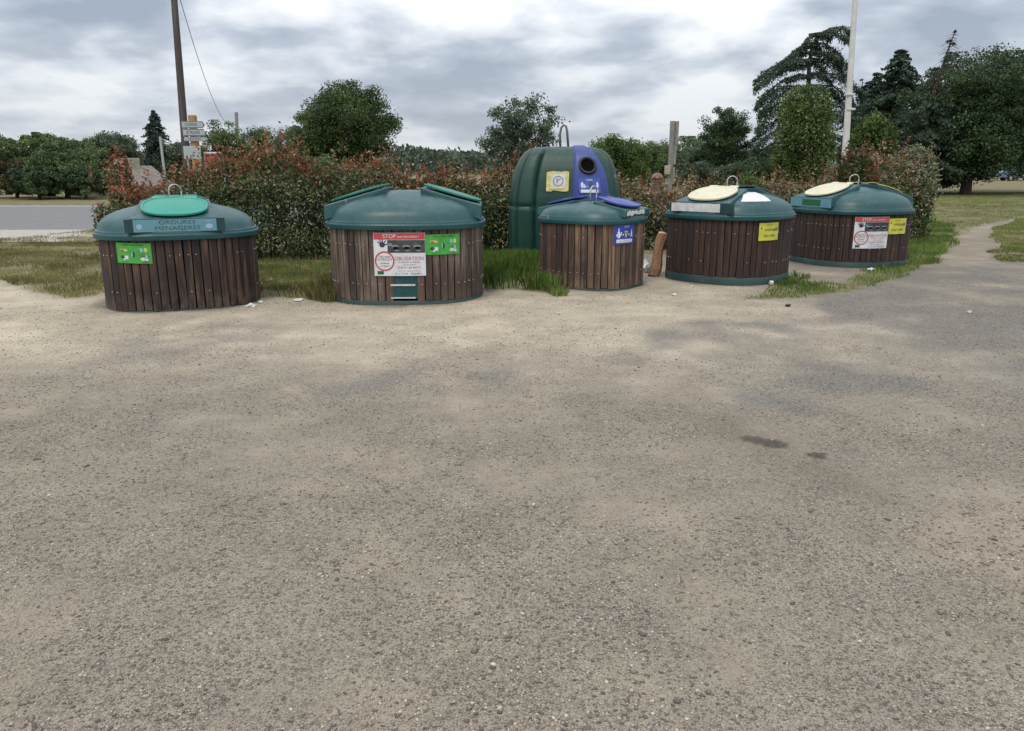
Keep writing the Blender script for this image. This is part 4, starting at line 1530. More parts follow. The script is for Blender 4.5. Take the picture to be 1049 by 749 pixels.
def shrub(name, label, u, vtop, Y, wpx, leafm, n, seed, leaf=0.07, cat='shrub', mi=None, mats=None, top=None, square=2.0, stemr=0.03, group=None, zmin=0.1):
    rng = np.random.RandomState(seed)
    c = at(u, vtop, Y)
    h = c.z
    r = wpx / FPX * Y / 2
    root = empty(name, (c.x, Y, 0), 0, label, cat, group)
    th = rng.rand(n) * 2 * PI
    ph = np.arccos(1 - 2 * rng.rand(n))
    sh = 1 - 0.55 * rng.rand(n) ** 1.5
    bl = 1 + 0.9 * (fbm(np.cos(th) * 1.7 + 9 + ph, np.sin(th) * 1.7 + ph * 2.2, seed, 4) - 0.5)
    q = (np.abs(np.cos(ph)) ** square + np.abs(np.sin(ph)) ** square) ** (-1 / square)
    rr = r * sh * bl
    zc = (h + zmin) / 2
    hz_ = (h - zmin) / 2
    C = np.stack([np.sin(ph) * q * np.cos(th) * rr, np.sin(ph) * q * np.sin(th) * rr, zc + np.cos(ph) * q * hz_ * sh * (0.9 + 0.1 * bl)], 1)
    C[:, 2] = np.clip(C[:, 2], 0.03, None)
    C += rng.normal(size=C.shape) * leaf * 0.6
    Q = leaf_quads(rng, C, leaf, 0.5, up=0.5)
    if mats:
        m_ = (rng.rand(n) < mi * np.clip(2.2 * fbm(C[:, 0] * 1.5 + 5, C[:, 2] * 1.5, seed + 3) - .3, 0, 1.4) * np.clip(C[:, 2] / h * 1.5, 0, 1)).astype(int)
        quads_mesh('crown', Q, mats, root, m_)
    else:
        quads_mesh('crown', Q, M[leafm], root)
    mb = MB()
    rg = random.Random(seed)
    for i in range(5):
        a = rg.uniform(0, 6.28)
        p0 = Vector((math.cos(a) * .08, math.sin(a) * .08, -0.05))
        p1 = Vector((math.cos(a) * r * .3, math.sin(a) * r * .3, h * .45))
        p2 = Vector((math.cos(a) * r * .6, math.sin(a) * r * .6, h * .85))
        mb.tube([p0, p1, p2], [stemr, stemr * .7, stemr * .3], 6)
    mb.build('stem', M['bark'], root)
    return root


shrub('ivy_clad_bush', 'tall pale green bush clad in ivy, standing before the cedar', 827, 88, 20.5, 55, 'leaf_ivy', 34000, 401, 0.075, 'bush', square=2.7, mi=0.16, mats=[M['leaf_ivy'], M['hedge_pale']], stemr=.06)
shrub('hedge_end_shrub', 'pale cream-leaved shrub at the hedge end beside the lawn', 938, 150, 18.3, 46, 'hedge_pale', 11000, 402, 0.075, 'shrub', square=2.6, mi=0.75, mats=[M['hedge_green'], M['hedge_pale']])
shrub('green_shrub', 'fresh bright green shrub rising from the right hedge behind the cream-flap bin', 768, 180, 16.4, 38, 'leaf_bright', 5000, 403, 0.075)
shrub('red_photinia_shrub', 'crimson-leaved shrub in the hedge behind the last bin', 880, 152, 17.0, 42, 'hedge_crimson', 7000, 404, 0.075, mi=0.32, mats=[M['hedge_green'], M['hedge_crimson']])
shrub('red_photinia_shrub', 'leggy red-shooted shrub at the roadside end of the left hedge', 119, 150, 14.7, 26, 'hedge_red', 1700, 405, 0.075, mi=0.8, mats=[M['hedge_green'], M['hedge_red']])
shrub('young_tree', 'slender light green tree top between the white mast and the dark conifers', 897, 118, 24.0, 40, 'leaf_bright', 5500, 406, 0.13, 'tree', stemr=.05, zmin=1.2)


# ------------------------------------------------------------------ trees
def tree(name, label, u, vtop, Y, wpx, leafm, seed, nl=16000, leaf=0.22, zb=None, ncl=46, spread=0.20, trunk=0.22, cat='tree', group=None, lean=0.0, flat=0.0):
    rng = np.random.RandomState(seed)
    c = at(u, vtop, Y)
    h = c.z
    r = wpx * 1.12 / FPX * Y / 2
    zb = h * 0.25 if zb is None else zb
    root = empty(name, (c.x, Y, 0), 0, label, cat, group)
    zc = (h + zb) / 2
    hz_ = (h - zb) / 2
    ncl = int(ncl * 3.4)
    spread *= 0.66
    d = unit(rng.normal(size=(ncl, 3)))
    if flat:
        d[:, 2] = np.abs(d[:, 2]) * 1.0 - flat * 0.3
    if zb < 0.7:
        d = d * (np.abs(d) ** 3.2).sum(1, keepdims=True) ** (-1 / 3.2) * 0.93
    f = 0.50 + 0.52 * rng.rand(ncl, 1) ** 0.6
    f[: ncl // 4] *= 0.55
    cen = d * f * np.array([r, r, hz_]) * (0.88 + 0.70 * (fbm(d[:, 0:1] * 1.6 + 7 + d[:, 2:3], d[:, 1:2] * 1.6 + d[:, 2:3] * 1.3 + 3, seed) - 0.35)) + np.array([lean * r, 0, zc])
    sp = spread * min(r, hz_ * 1.2) * (0.65 + 0.7 * rng.rand(ncl))
    leaf *= 0.66
    nl = int(nl * 1.9)
    k = rng.randint(0, ncl, nl)
    g_ = rng.normal(size=(nl, 3))
    g_ = g_ / np.maximum(1, np.linalg.norm(g_, axis=1, keepdims=True) / 2.1)
    g_[rng.rand(nl) < 0.06] *= 1.5
    C = cen[k] + g_ * sp[k][:, None] * np.array([1, 1, 0.72])
    C[:, 2] = np.clip(C[:, 2], max(0.15, zb * 0.6), h * 1.04)
    quads_mesh('crown', leaf_quads(rng, C, leaf, 0.6, up=0.6), M[leafm], root)
    mb = MB()
    fork = Vector((lean * r * 0.4, 0, max(zb * 1.15, h * 0.3)))
    mb.tube([(0, 0, -0.1), (0.02, 0, fork.z * 0.5), fork, Vector((lean * r, 0, h * 0.75))], [trunk * 1.25, trunk, trunk * 0.8, trunk * 0.25], 9)
    rg = random.Random(seed)
    for i in range(min(ncl, 18)):
        e = Vector(cen[i * ncl // 18 % ncl])
        s0 = fork.lerp(Vector((lean * r, 0, h * 0.6)), rg.random())
        m_ = s0.lerp(e, 0.5) + Vector((rg.uniform(-.1, .1) * r, rg.uniform(-.1, .1) * r, rg.uniform(0, .12) * r))
        mb.tube([s0, m_, e], [trunk * 0.38, trunk * 0.22, trunk * 0.06], 5)
    mb.build('trunk', M['bark'], root)
    return root


tree('oak_tree', 'large round dense oak standing alone behind the second bin', 354, 86, 52, 86, 'leaf_oak', 501, 42000, 0.21, 1.2, 80, 0.16, 0.3, lean=-0.05)
tree('sparse_tree', 'loose grey-green tree just left behind the large green container', 531, 98, 24, 66, 'leaf_olive', 502, 9000, 0.11, 1.2, 46, 0.15, 0.08)
tree('umbrella_pine', 'broad rounded tree at the far left edge over the road', 14, 137, 62, 150, 'leaf_mid', 503, 30000, 0.24, 1.5, 70, 0.17, 0.3)
tree('roadside_tree', 'bushy green tree by the road left of the house', 62, 147, 42, 66, 'leaf_mid', 504, 18000, 0.17, 0.3, 50, 0.17, 0.12)
tree('roadside_shrub', 'dark bushy shrub under the roadside tree, touching the road edge', 84, 172, 40, 36, 'leaf_dark', 505, 8000, 0.15, 0.2, 30, 0.18, 0.08, 'shrub')
tree('roadside_shrub', 'brown-leaved shrub at the left photo edge across the road', 12, 165, 42, 62, 'leaf_brown', 506, 11000, 0.16, 0.2, 40, 0.18, 0.08, 'shrub')
tree('roadside_shrub', 'dark green shrub between the brown-leaved shrub and the roadside tree', 36, 172, 40, 44, 'leaf_dark', 527, 9000, 0.15, 0.2, 34, 0.18, 0.08, 'shrub')
tree('distant_tree', 'grey-green tree behind the house roof at left', 116, 136, 66, 48, 'leaf_olive', 507, 11000, 0.24, 0.8, 34)
tree('distant_tree', 'dark tree just left of the leaning utility pole', 178, 144, 60, 34, 'leaf_olive', 530, 4500, 0.2, 0.8, 30)
tree('distant_tree', 'small round tree right behind the direction signs', 226, 126, 60, 36, 'leaf_mid', 508, 8500, 0.2, 0.8, 34)
tree('distant_tree', 'mid-green tree just right of the thin far utility pole', 264, 128, 64, 42, 'leaf_mid', 509, 10000, 0.22, 0.8, 36)
tree('distant_tree', 'thin see-through tree left beside the large round oak', 294, 128, 56, 34, 'leaf_olive', 510, 3200, 0.19, 0.8, 30, 0.14)
tree('distant_tree', 'low light green bush tree in front of the large round oak', 318, 160, 40, 52, 'leaf_mid', 511, 9000, 0.16, 0.4, 36)
tree('yellow_green_tree', 'yellowish green tree right beside the large green container', 634, 140, 40, 54, 'leaf_bright', 512, 13000, 0.16, 0.5, 40, 0.18, 0.1)
for i_, (u_, v_, Y_, w_, lm, lab) in enumerate([
        (668, 146, 66, 50, 'leaf_mid', 'mid-green woodland tree left behind the grey timber post'),
        (702, 142, 72, 50, 'leaf_mid', 'woodland tree right behind the grey timber post'),
        (722, 152, 60, 44, 'leaf_olive', 'olive woodland tree left of the tall dark-topped tree'),
        (648, 150, 75, 40, 'leaf_mid', 'far woodland tree over the yellowish green tree')]):
    tree('woodland_tree', lab, u_, v_, Y_, w_, lm, 520 + i_, 11000, 0.22, 0.5, 36, group='woodland trees behind the right hedge')
tree('woodland_shrub', 'dark green bush mass behind the right hedge, left of the ivy-clad bush', 778, 158, 44, 62, 'leaf_dark', 541, 13000, 0.17, 0.1, 40, 0.18, 0.08, 'shrub')
tree('woodland_shrub', 'olive bush mass behind the right hedge, under the dark-topped tree', 722, 166, 46, 56, 'leaf_olive', 542, 11000, 0.17, 0.1, 40, 0.18, 0.08, 'shrub')
tree('dark_topped_tree', 'tall dark tree left of the cedar', 746, 109, 58, 46, 'leaf_dark', 513, 15000, 0.2, 1.0, 46, 0.16)
tree('lawn_oak', 'huge dark oak with thick trunk standing on the lawn', 1008, 60, 47, 98, 'leaf_dark', 514, 60000, 0.22, 0.5, 90, 0.16, 0.27)
tree('lawn_oak', 'dark tall tree cut by the right photo edge', 1082, 36, 50, 124, 'leaf_oak', 515, 50000, 0.22, 0.35, 70, 0.16, 0.28)
tree('lawn_oak', 'dark low-branching tree left of the thick oak trunk', 964, 98, 50, 70, 'leaf_dark', 516, 36000, 0.21, 0.25, 60, 0.16, 0.28)
tree('distant_tree', 'pale olive distant tree closing the gap behind the lawn oaks', 1040, 168, 95, 90, 'leaf_olive', 517, 7000, 0.3, 0.6, 36)


def conifer(name, label, u, vtop, Y, wpx, seed, leafm='needle', tip_bare=0.0, lean=(0, 0), n=15000, dens=1.0, droop=0.25, whorls=26, zb=1.0, leaf=0.20):
    rng = np.random.RandomState(seed)
    rg = random.Random(seed)
    c = at(u, vtop, Y)
    h = c.z
    r = wpx / FPX * Y / 2
    root = empty(name, (c.x, Y, 0), 0, label, 'tree')
    mb = MB()
    ax = lambda t_: Vector((lean[0] * t_ * t_, 0, h * t_))
    x_off = -lean[0]
    ax = lambda t_: Vector((x_off + lean[0] * t_ * t_, 0, h * t_))
    mb.tube([ax(0) + Vector((0, 0, -.1)), ax(.3), ax(.6), ax(.85), ax(1.0)], [0.26, 0.2, 0.13, 0.06, 0.015], 8)
    cs = []
    for i in range(whorls):
        t_ = zb / h + (0.985 - zb / h) * (i / (whorls - 1)) ** 0.85
        p = ax(t_)
        blen = r * (1 - t_) ** 0.72 * 1.12 + 0.10 * r * 0.5
        for j in range(7):
            a = rg.uniform(0, 2 * PI)
            L = blen * rg.uniform(0.55, 1.1)
            d = Vector((math.cos(a), math.sin(a), 0))
            pts = [p, p + d * L * .5 + Vector((0, 0, L * .06)), p + d * L + Vector((0, 0, -droop * L))]
            mb.tube(pts, [0.035 * (1.2 - t_), 0.022 * (1.2 - t_), 0.006], 4)
            if t_ > 1 - tip_bare and rg.random() < 0.92:
                continue
            m = max(4, int(n / (whorls * 7) * (0.3 + L / r) * 1.25))
            tt = rng.rand(m) ** 0.75
            q = np.outer(1 - tt, np.array(p)) + np.outer(tt, np.array(pts[2]))
            q[:, 2] += np.sin(tt * PI) * L * 0.08
            q += rng.normal(size=(m, 3)) * np.array([0.085, 0.085, 0.035]) * (L * 0.8 + .2)
            cs.append(q)
    C = np.concatenate(cs)
    quads_mesh('crown', leaf_quads(rng, C, leaf, 0.4, droop=0.4), M[leafm], root)
    mb.build('trunk', M['bark'], root)
    return root


conifer('spruce_tree', 'pointed bluish conifer left of the leaning utility pole', 157, 113, 60, 44, 601, 'needle_blue', n=12000, zb=0.5)
conifer('spruce_tree', 'tall pointed dark conifer between the mast and the bare-topped conifer', 924, 50, 52, 104, 602, n=34000, whorls=32)
conifer('spruce_tree', 'shorter narrow conifer just right of the white mast', 898, 74, 56, 80, 603, n=24000)
conifer('spruce_tree', 'small ragged reddish-topped conifer touching the white mast', 884, 80, 60, 56, 605, n=11000, tip_bare=0.3)
conifer('bare_topped_conifer', 'conifer with dead bare leaning top beside the lawn oaks', 979, 30, 46, 74, 604, n=16000, tip_bare=0.42, lean=(1.2, 0), whorls=44)


def cedar():
    Y = 52
    rng = np.random.RandomState(700)
    rg = random.Random(700)
    base = at(822, 190, Y)
    root = empty('cedar_tree', (base.x, Y, 0), 0, 'big cedar with layered drooping branches and bent-over top behind the ivy bush', 'tree')
    k = Y / FPX * 1.03

    def pt(u, v, dy=0.0):
        q = at(u, v, Y)
        return Vector((q.x - base.x, dy, q.z))
    trunk = [Vector((0.1, 0, -0.1)), pt(825, 150), pt(828, 100), pt(829, 66), pt(832, 48), pt(838, 37), pt(850, 29), pt(864, 27), pt(872, 33)]
    mb = MB()
    mb.tube(trunk, [0.30, 0.22, 0.16, 0.12, 0.085, 0.06, 0.04, 0.03, 0.015], 9)
    # limbs: start on the trunk, arch out and droop
    limbs = []
    spec = [(40, 822, 52, -1), (46, 806, 62, -1), (52, 794, 76, -1), (60, 776, 84, -1), (66, 771, 92, -1), (76, 773, 108, -1), (88, 775, 116, -1), (100, 772, 134, -1), (114, 772, 142, -1), (128, 764, 156, -1), (144, 760, 168, -1), (158, 766, 180, -1),
            (38, 868, 44, 1), (44, 866, 58, 1), (52, 868, 70, 1), (62, 876, 82, 1), (74, 880, 98, 1), (88, 884, 112, 1), (104, 886, 128, 1), (122, 890, 142, 1), (140, 890, 160, 1)]
    cs = []
    for (v0, u1, v1, sd) in spec:
        for rep in range(2):
            s0 = pt(828 + rg.uniform(-1, 2), v0 + rg.uniform(-3, 3))
            dy = rg.uniform(-1, 1) * abs(u1 - 828) * k * (0.25 if rep == 0 else 1.0)
            fr = 1.0 if rep == 0 else rg.uniform(0.45, 0.85)
            e = pt(828 + (u1 - 828) * fr, v0 + (v1 - v0) * fr ** 1.5 + rg.uniform(-3, 3))
            e.y = dy
            m1 = s0.lerp(e, 0.45)
            m1.z += (s0 - e).length * 0.15
            m1.y = dy * 0.5
            m2 = s0.lerp(e, 0.78)
            m2.z += (s0 - e).length * 0.10
            m2.y = dy * 0.85
            pts = [s0, m1, m2, e]
            mb.tube(pts, [0.055, 0.04, 0.025, 0.010], 5)
            limbs.append((pts, (s0 - e).length))
    limbs.append((trunk[4:], 3.0))
    for pts, L in limbs:
        m = int(300 * L)
        tt = 0.02 + 0.98 * rng.rand(m) ** 0.85
        P3 = np.array([tuple(p) for p in pts])
        par = np.linspace(0, 1, len(pts))
        q = np.stack([np.interp(tt, par, P3[:, i]) for i in range(3)], 1)
        wdt = 0.05 + 0.105 * L ** 0.6 * np.sin(np.clip(tt, 0.1, 0.93) * PI)[:, None]
        off = rng.normal(size=(m, 3)) * np.array([0.8, 1.3, 0.13]) * wdt
        hang = -np.abs(rng.normal(size=m)) * 0.20 * (0.5 + 0.5 * tt)
        q = q + off
        q[:, 2] += hang - np.abs(off[:, 0]) * 0.35
        cs.append(q)
    C = np.concatenate(cs)
    quads_mesh('crown', leaf_quads(rng, C, 0.19, 0.32, droop=0.7), M['needle'], root)
    mb.build('trunk', plain('dark_cedar_bark', (0.022, 0.018, 0.015), 0.9, 0.3, 6), root)


cedar()


def far_wood():
    rng = np.random.RandomState(900)
    n = 60000
    x = rng.uniform(-190, 190, n)
    y = 175 + 14 * rng.normal(size=n)
    top = 3.0 + 4.2 * fbm(x * 0.09, x * 0 + 2, 901, 5)
    z = top * rng.rand(n) ** 0.7
    C = np.stack([x, y, z], 1)
    o = quads_mesh('woodland', leaf_quads(rng, C, 0.95, 0.6, up=0.5), leafmat('hazed_far_wood_leaves', (0.035, 0.055, 0.035), (0.10, 0.135, 0.085)))  # haze of distance put into the grey-green leaf colour
    tag(o, 'low continuous band of far-off woodland along the horizon', 'woodland', kind='stuff')


far_wood()


# ------------------------------------------------------------------ poles, signs
def pole(name, label, base_uv, top_uv, Y, r0, r1, mat, extras=None, cat='pole'):
    b_ = at(base_uv[0], base_uv[1], Y)
    t_ = at(top_uv[0], top_uv[1], Y)
    d = (t_ - b_)
    foot = b_ - d * (b_.z / d.z)
    root = empty(name, (foot.x, foot.y, 0), 0, label, cat)
    mb = MB()
    top = t_ - Vector((foot.x, foot.y, 0))
    mb.tube([(0, 0, -0.2), top * 0.5, top], [r0, (r0 + r1) / 2, r1], 12)
    mb.build('shaft', mat, root, True, 50)
    return root, top, foot


pr_, ptop, pfoot = pole('utility_pole', 'tall brown timber utility pole leaning beside the direction signs', (190, 150), (177.5, -12), 30, 0.16, 0.11, M['pole_wood'])
mb = MB()
mb.box(ptop + Vector((0.02, 0, -0.28)), (0.34, 0.10, 0.10), None, 0, 0.01)
for sx in (-0.13, 0.15):
    mb.tube([ptop + Vector((sx, 0, -0.24)), ptop + Vector((sx, 0, -0.10))], [0.03, 0.035], 8)
mb.build('insulator_bracket', M['steel'], pr_)
pr2, ptop2, pfoot2 = pole('utility_pole', 'thin distant utility pole against the sky right of the direction signs', (244, 165), (242, 115), 62, 0.15, 0.12, M['post_wood'])
mb = MB()
mb.box(ptop2 + Vector((0, 0, -0.15)), (0.3, 0.1, 0.08), None, 0, 0.01)
mb.build('insulator_bracket', M['steel'], pr2)
# the wire between them
w0 = Vector((pfoot.x, pfoot.y, 0)) + ptop + Vector((0.15, 0, -0.1))
w1 = Vector((pfoot2.x, pfoot2.y, 0)) + ptop2 + Vector((0.1, 0, -0.1))
mb = MB()
pts = []
for i in range(33):
    t_ = i / 32
    p = w0.lerp(w1, t_)
    p.z -= 4 * 2.3 * t_ * (1 - t_)
    pts.append(p - Vector((w0.x, w0.y, 0)))
mb.tube(pts, 0.012, 6)
o = mb.build('overhead_wire', M['wire'])
o.location = (w0.x, w0.y, 0)
tag(o, 'thin sagging overhead wire between the two utility poles', 'wire')

pole('grey_post', 'slim pale grey post in front of the bluish conifer', (170, 190), (164, 140), 40, 0.075, 0.06, M['steel'])
mb_r, t3, f3_ = pole('grey_post', 'short grey post poking above the hedge behind the second bin', (416, 200), (416.5, 165), 24, 0.06, 0.06, M['pole_wood'])
mr, mt, mf = pole('flag_mast', 'tall white painted mast rising in front of the dark conifers', (866, 156), (877, -14), 30, 0.135, 0.085, M['mast'], cat='mast')
for v_ in (97, 112):
    mb = MB()
    q = at(870.5 - (v_ - 100) * -0.03, v_, 30) - Vector((mf.x, mf.y, 0))
    mb.box(q, (0.30, 0.28, 0.08), None, 0, 0.02)
    mb.build('mast_collar', M['mast'], mr)

# timber notice post seen edge-on behind the hedge
nr = at(686, 190, 22)
npost = empty('notice_post', (nr.x, 22, 0), R_(3), 'grey weathered timber post with narrow boards, behind the right hedge', 'post')
mb = MB()
tz = at(687, 124, 22).z
mb.box((0, 0, tz / 2 - 0.1), (0.12, 0.12, tz + 0.2), None, 0, 0.01)
mb.build('shaft', M['post_wood'], npost)
for (dx, za, zb_, w_) in ((0.10, tz - 0.62, tz - 0.01, 0.09), (0.075, tz - 1.14, tz - 0.66, 0.07), (0.065, tz - 1.66, tz - 1.20, 0.06)):
    mb = MB()
    mb.box((dx + 0.002, -0.04, (za + zb_) / 2), (w_ * 0.8, 0.22, zb_ - za), None, 0, 0.006)
    mb.build('side_board', M['post_wood'], npost)
mb = MB()
mb.box((-0.085, -0.02, tz - 1.28), (0.13, 0.2, 0.24), None, 0, 0.015)
mb.build('meter_box', M['concrete'], npost)

# direction signs
Y = 29
sb = at(201, 160, Y)
ds = empty('direction_signpost', (sb.x, Y, 0), R_(4), 'ochre timber post carrying three stacked grey arrow signs', 'signpost')
mb = MB()
tz = at(202, 118, Y).z
mb.tube([(0, 0, -0.2), (0, 0, tz - 0.02), (0, 0, tz)], [0.155, 0.15, 0.12], 12)
mb.build('shaft', M['ochre_wood'], ds, True, 40)
for (va, vb, xa, xb, txt, lab, arrow) in ((124.5, 131.5, 190.5, 213.2, 'CAZERES', 'topmost arrow sign pointing right', 1), (132.2, 139.5, 191, 212.5, 'LE VILLAGE', 'middle grey sign board', 0.4), (140.4, 144.8, 191.5, 214, 'CENTRE BOURG', 'lowest narrow sign board', 1)):
    z1_, z0_ = at(202, va, Y).z, at(202, vb, Y).z
    x0_, x1_ = at(xa, 150, Y).x - sb.x, at(xb, 150, Y).x - sb.x
    hh_ = z1_ - z0_
    tip = hh_ * 0.35 * arrow
    mb = MB()
    out = [(x0_, z0_), (x1_ - tip, z0_), (x1_, (z0_ + z1_) / 2 - hh_ * .15), (x1_, (z0_ + z1_) / 2 + hh_ * .15), (x1_ - tip, z1_), (x0_, z1_)]
    mb.rings([[(a_, -0.17, b_) for a_, b_ in out], [(a_, -0.20, b_) for a_, b_ in out]])
    sg = mb.build('arrow_sign', M['sign_grey'], ds)
    sg['label'] = lab
    f = lambda s_, z_, o_: Vector((s_, -0.20 - o_, z_))
    W = Wrap(f)
    e_ = hh_ * 0.07
    W.rect(x0_ + e_, z1_ - e_ * 1.6, x1_ - tip, z1_ - e_ * .6, 0.002, 0, 1)
    W.rect(x0_ + e_, z0_ + e_ * .6, x1_ - tip, z0_ + e_ * 1.6, 0.002, 0, 1)
    if arrow == 1:
        W.poly([(x1_ - tip, z0_ + e_), (x1_ - tip * .3, (z0_ + z1_) / 2), (x1_ - tip, z1_ - e_), (x1_ - tip * 1.25, z1_ - e_), (x1_ - tip * .6, (z0_ + z1_) / 2), (x1_ - tip * 1.25, z0_ + e_)], [(0, 1, 4, 5), (1, 2, 3, 4)], 0.002, 0)
    W.text(txt, x0_ + (x1_ - x0_) * (0.40 if arrow == 1 and va < 126 else 0.46), (z0_ + z1_) / 2, hh_ * 0.62, 0.003, 0, 0.62 if len(txt) > 9 else 0.72)
    merge(sg, W.build('lettering', M['ink'], sg))
# lower pale sign and red board behind the hedge
Y = 27
q0, q1 = at(188, 153, Y), at(206, 160, Y)
pb = empty('low_sign_board', ((q0.x + q1.x) / 2, Y, 0), 0, 'pale grey blank board just above the hedge under the arrow signs', 'sign')
mb = MB()
mb.box((0, 0, (q0.z + q1.z) / 2), (q1.x - q0.x, 0.05, q0.z - q1.z + 0.2), None, 0, 0.01)
mb.build('board', M['sign_grey'], pb)
mb = MB()
for sx in (-0.2, 0.2):
    mb.tube([(sx, 0.06, -0.1), (sx, 0.06, q0.z - 0.02)], 0.03, 8)
mb.build('post', M['steel'], pb)
Y = 26
q0, q1 = at(209, 156.5, Y), at(228, 168, Y)
rb = empty('red_sign_board', ((q0.x + q1.x) / 2, Y, 0), R_(-6), 'red board with white top edge half hidden by the hedge', 'sign')
mb = MB()
mb.box((0, 0, (q0.z + q1.z) / 2 - 0.03), (q1.x - q0.x, 0.05, q0.z - q1.z), None, 0, 0.008)
rbb = mb.build('board', plain('faded_red_board', (0.27, 0.045, 0.045), 0.6, 0.15, 4), rb)
mb = MB()
mb.box((0, -0.005, q0.z - 0.005), (q1.x - q0.x + 0.02, 0.07, 0.05), None, 0, 0.008)
mb.build('edge_trim', M['white'], rb)
mb = MB()
for sx in (-0.3, 0.3):
    mb.tube([(sx, 0.06, -0.1), (sx, 0.06, q0.z - 0.05)], 0.03, 8)
mb.build('post', M['steel'], rb)

# brick pillar behind the hedge
Y = 19
q = at(673.5, 177, Y)
bp = empty('brick_pillar', (q.x, Y, 0), R_(10), 'round-capped red brick pillar above the hedge left of the grey timber post', 'pillar')
mb = MB()
mb.box((0, 0, q.z / 2 - 0.1), (0.24, 0.24, q.z - 0.12), None, 0, 0.012)
mb.build('shaft', M['brick'], bp)
mb = MB()
K = 16
rr_ = [(0.13, q.z - 0.16), (0.15, q.z - 0.13), (0.145, q.z - 0.10), (0.11, q.z - 0.04), (0.06, q.z - 0.008), (0.01, q.z)]
mb.rings([[(r_ * math.cos(2 * PI * k / K), r_ * math.sin(2 * PI * k / K), z_) for k in range(K)] for r_, z_ in rr_])
mb.build('cap', M['brick'], bp, True, 40)

# ------------------------------------------------------------------ house at left
Y = 47
hc = at(122, 188, Y)
hs = empty('house', (hc.x, Y, 0), R_(-14), 'small pinkish stone house with low tiled roof left behind the hedge', 'house')
W_, D_ = 3.7, 4.0
EZ, RZ, RX_ = 0.55, 1.52, 0.55             # eave and ridge heights, ridge offset
wl = MB()
sec = [(-W_ / 2, -.1), (W_ / 2, -.1), (W_ / 2, EZ), (RX_, RZ - 0.05), (-W_ / 2, EZ)]
wl.rings([[(a_, -D_ / 2, b_) for a_, b_ in sec], [(a_, D_ / 2, b_) for a_, b_ in sec]])
wl.build('wall', M['wall_stone'], hs)
rf = MB()
for xa, xb in ((-W_ / 2 - 0.25, RX_), (W_ / 2 + 0.25, RX_)):
    sl = (RZ - EZ) / (abs(RX_ - (-W_ / 2 if xa < 0 else W_ / 2)))
    za = RZ - abs(RX_ - xa) * sl
    pts = [(xa, za), (xb, RZ), (xb, RZ + 0.13), (xa, za + 0.13)]
    rf.rings([[(a_, -D_ / 2 - 0.25, b_) for a_, b_ in pts], [(a_, D_ / 2 + 0.25, b_) for a_, b_ in pts]])
roof = rf.build('roof', M['roof'], hs)
ch = MB()
ch.box((0.20, 0.6, 1.55), (1.08, 0.9, 1.05), None, 0, 0.03)
chm = ch.build('chimney', M['concrete'], roof)
ch = MB()
ch.box((0.50, 0.142, 1.72), (0.36, 0.02, 0.55))
ch.build('chimney_opening', M['glass_dark'], roof)
for wx in (-0.9, 0.6):
    wm = MB()
    wm.box((wx, -D_ / 2 - 0.02, 0.35), (0.5, 0.06, 0.5), None, 0, 0.01)
    fr = wm.build('window', M['white'], hs)
    wm = MB()
    wm.box((wx, -D_ / 2 - 0.053, 0.35), (0.38, 0.02, 0.38))
    wm.build('pane', M['glass_dark'], fr)


# ------------------------------------------------------------------ cars far behind the lawn
def car(label, u, Y, mat, rz, L=4.2, Hc=1.45, van=False):
    q = at(u, 190, Y)
    root = empty('parked_car', (q.x, Y, 0), rz, label, 'car', 'vehicles parked beyond the lawn')
    if van:
        prof = [(-2.1, .35), (2.1, .35), (2.15, .8), (1.85, 1.15), (1.35, 1.85), (-2.05, 1.9), (-2.12, 1.2)]
        glass = [(1.70, 1.18), (1.28, 1.72), (0.5, 1.72), (0.5, 1.15)]
    else:
        prof = [(-2.05, .35), (2.05, .35), (2.1, .62), (1.95, .85), (1.1, .98), (0.45, Hc), (-1.1, Hc), (-1.85, 1.02), (-2.1, .9)]
        glass = [(0.98, 0.98), (0.40, Hc - .09), (-1.05, Hc - .09), (-1.62, 1.0)]
    mb = MB()
    ins = lambda z_: 0.80 if z_ < 1.0 else 0.80 - 0.22 * min(1, (z_ - 1.0) / 0.5)
    mb.rings([[(x_, -ins(z_), z_) for x_, z_ in prof], [(x_, ins(z_), z_) for x_, z_ in prof]])
    body = mb.build('body', mat, root)
    bv = body.modifiers.new('b', 'BEVEL')
    bv.width = 0.05
    bv.segments = 2
    for sd in (-1, 1):
        mb = MB()
        mb.rings([[(x_, sd * (ins(z_) + 0.004), z_) for x_, z_ in glass], [(x_, sd * (ins(z_) - 0.03), z_) for x_, z_ in glass]])
        mb.build('side_window', M['glass_dark'], root)
    for wx in (-1.3, 1.3):
        for sd in (-1, 1):
            mb = MB()
            mb.tube([(wx, sd * 0.62, 0.32), (wx, sd * 0.84, 0.32)], 0.32, 18)
            wh = mb.build('wheel', M['rubber'], root)
            mb = MB()
            mb.tube([(wx, sd * 0.83, 0.32), (wx, sd * 0.86, 0.32)], 0.19, 14)
            mb.build('rim', M['steel'], wh)
    return root


car('white parked car partly hidden by trunks beyond the lawn', 966, 95, M['car_white'], R_(4))
car('dark van parked behind the thick oak trunk', 997, 98, M['car_dark'], R_(0), van=True)
car('pale blue parked car beside the right photo edge', 1042, 92, M['car_blue'], R_(-3))

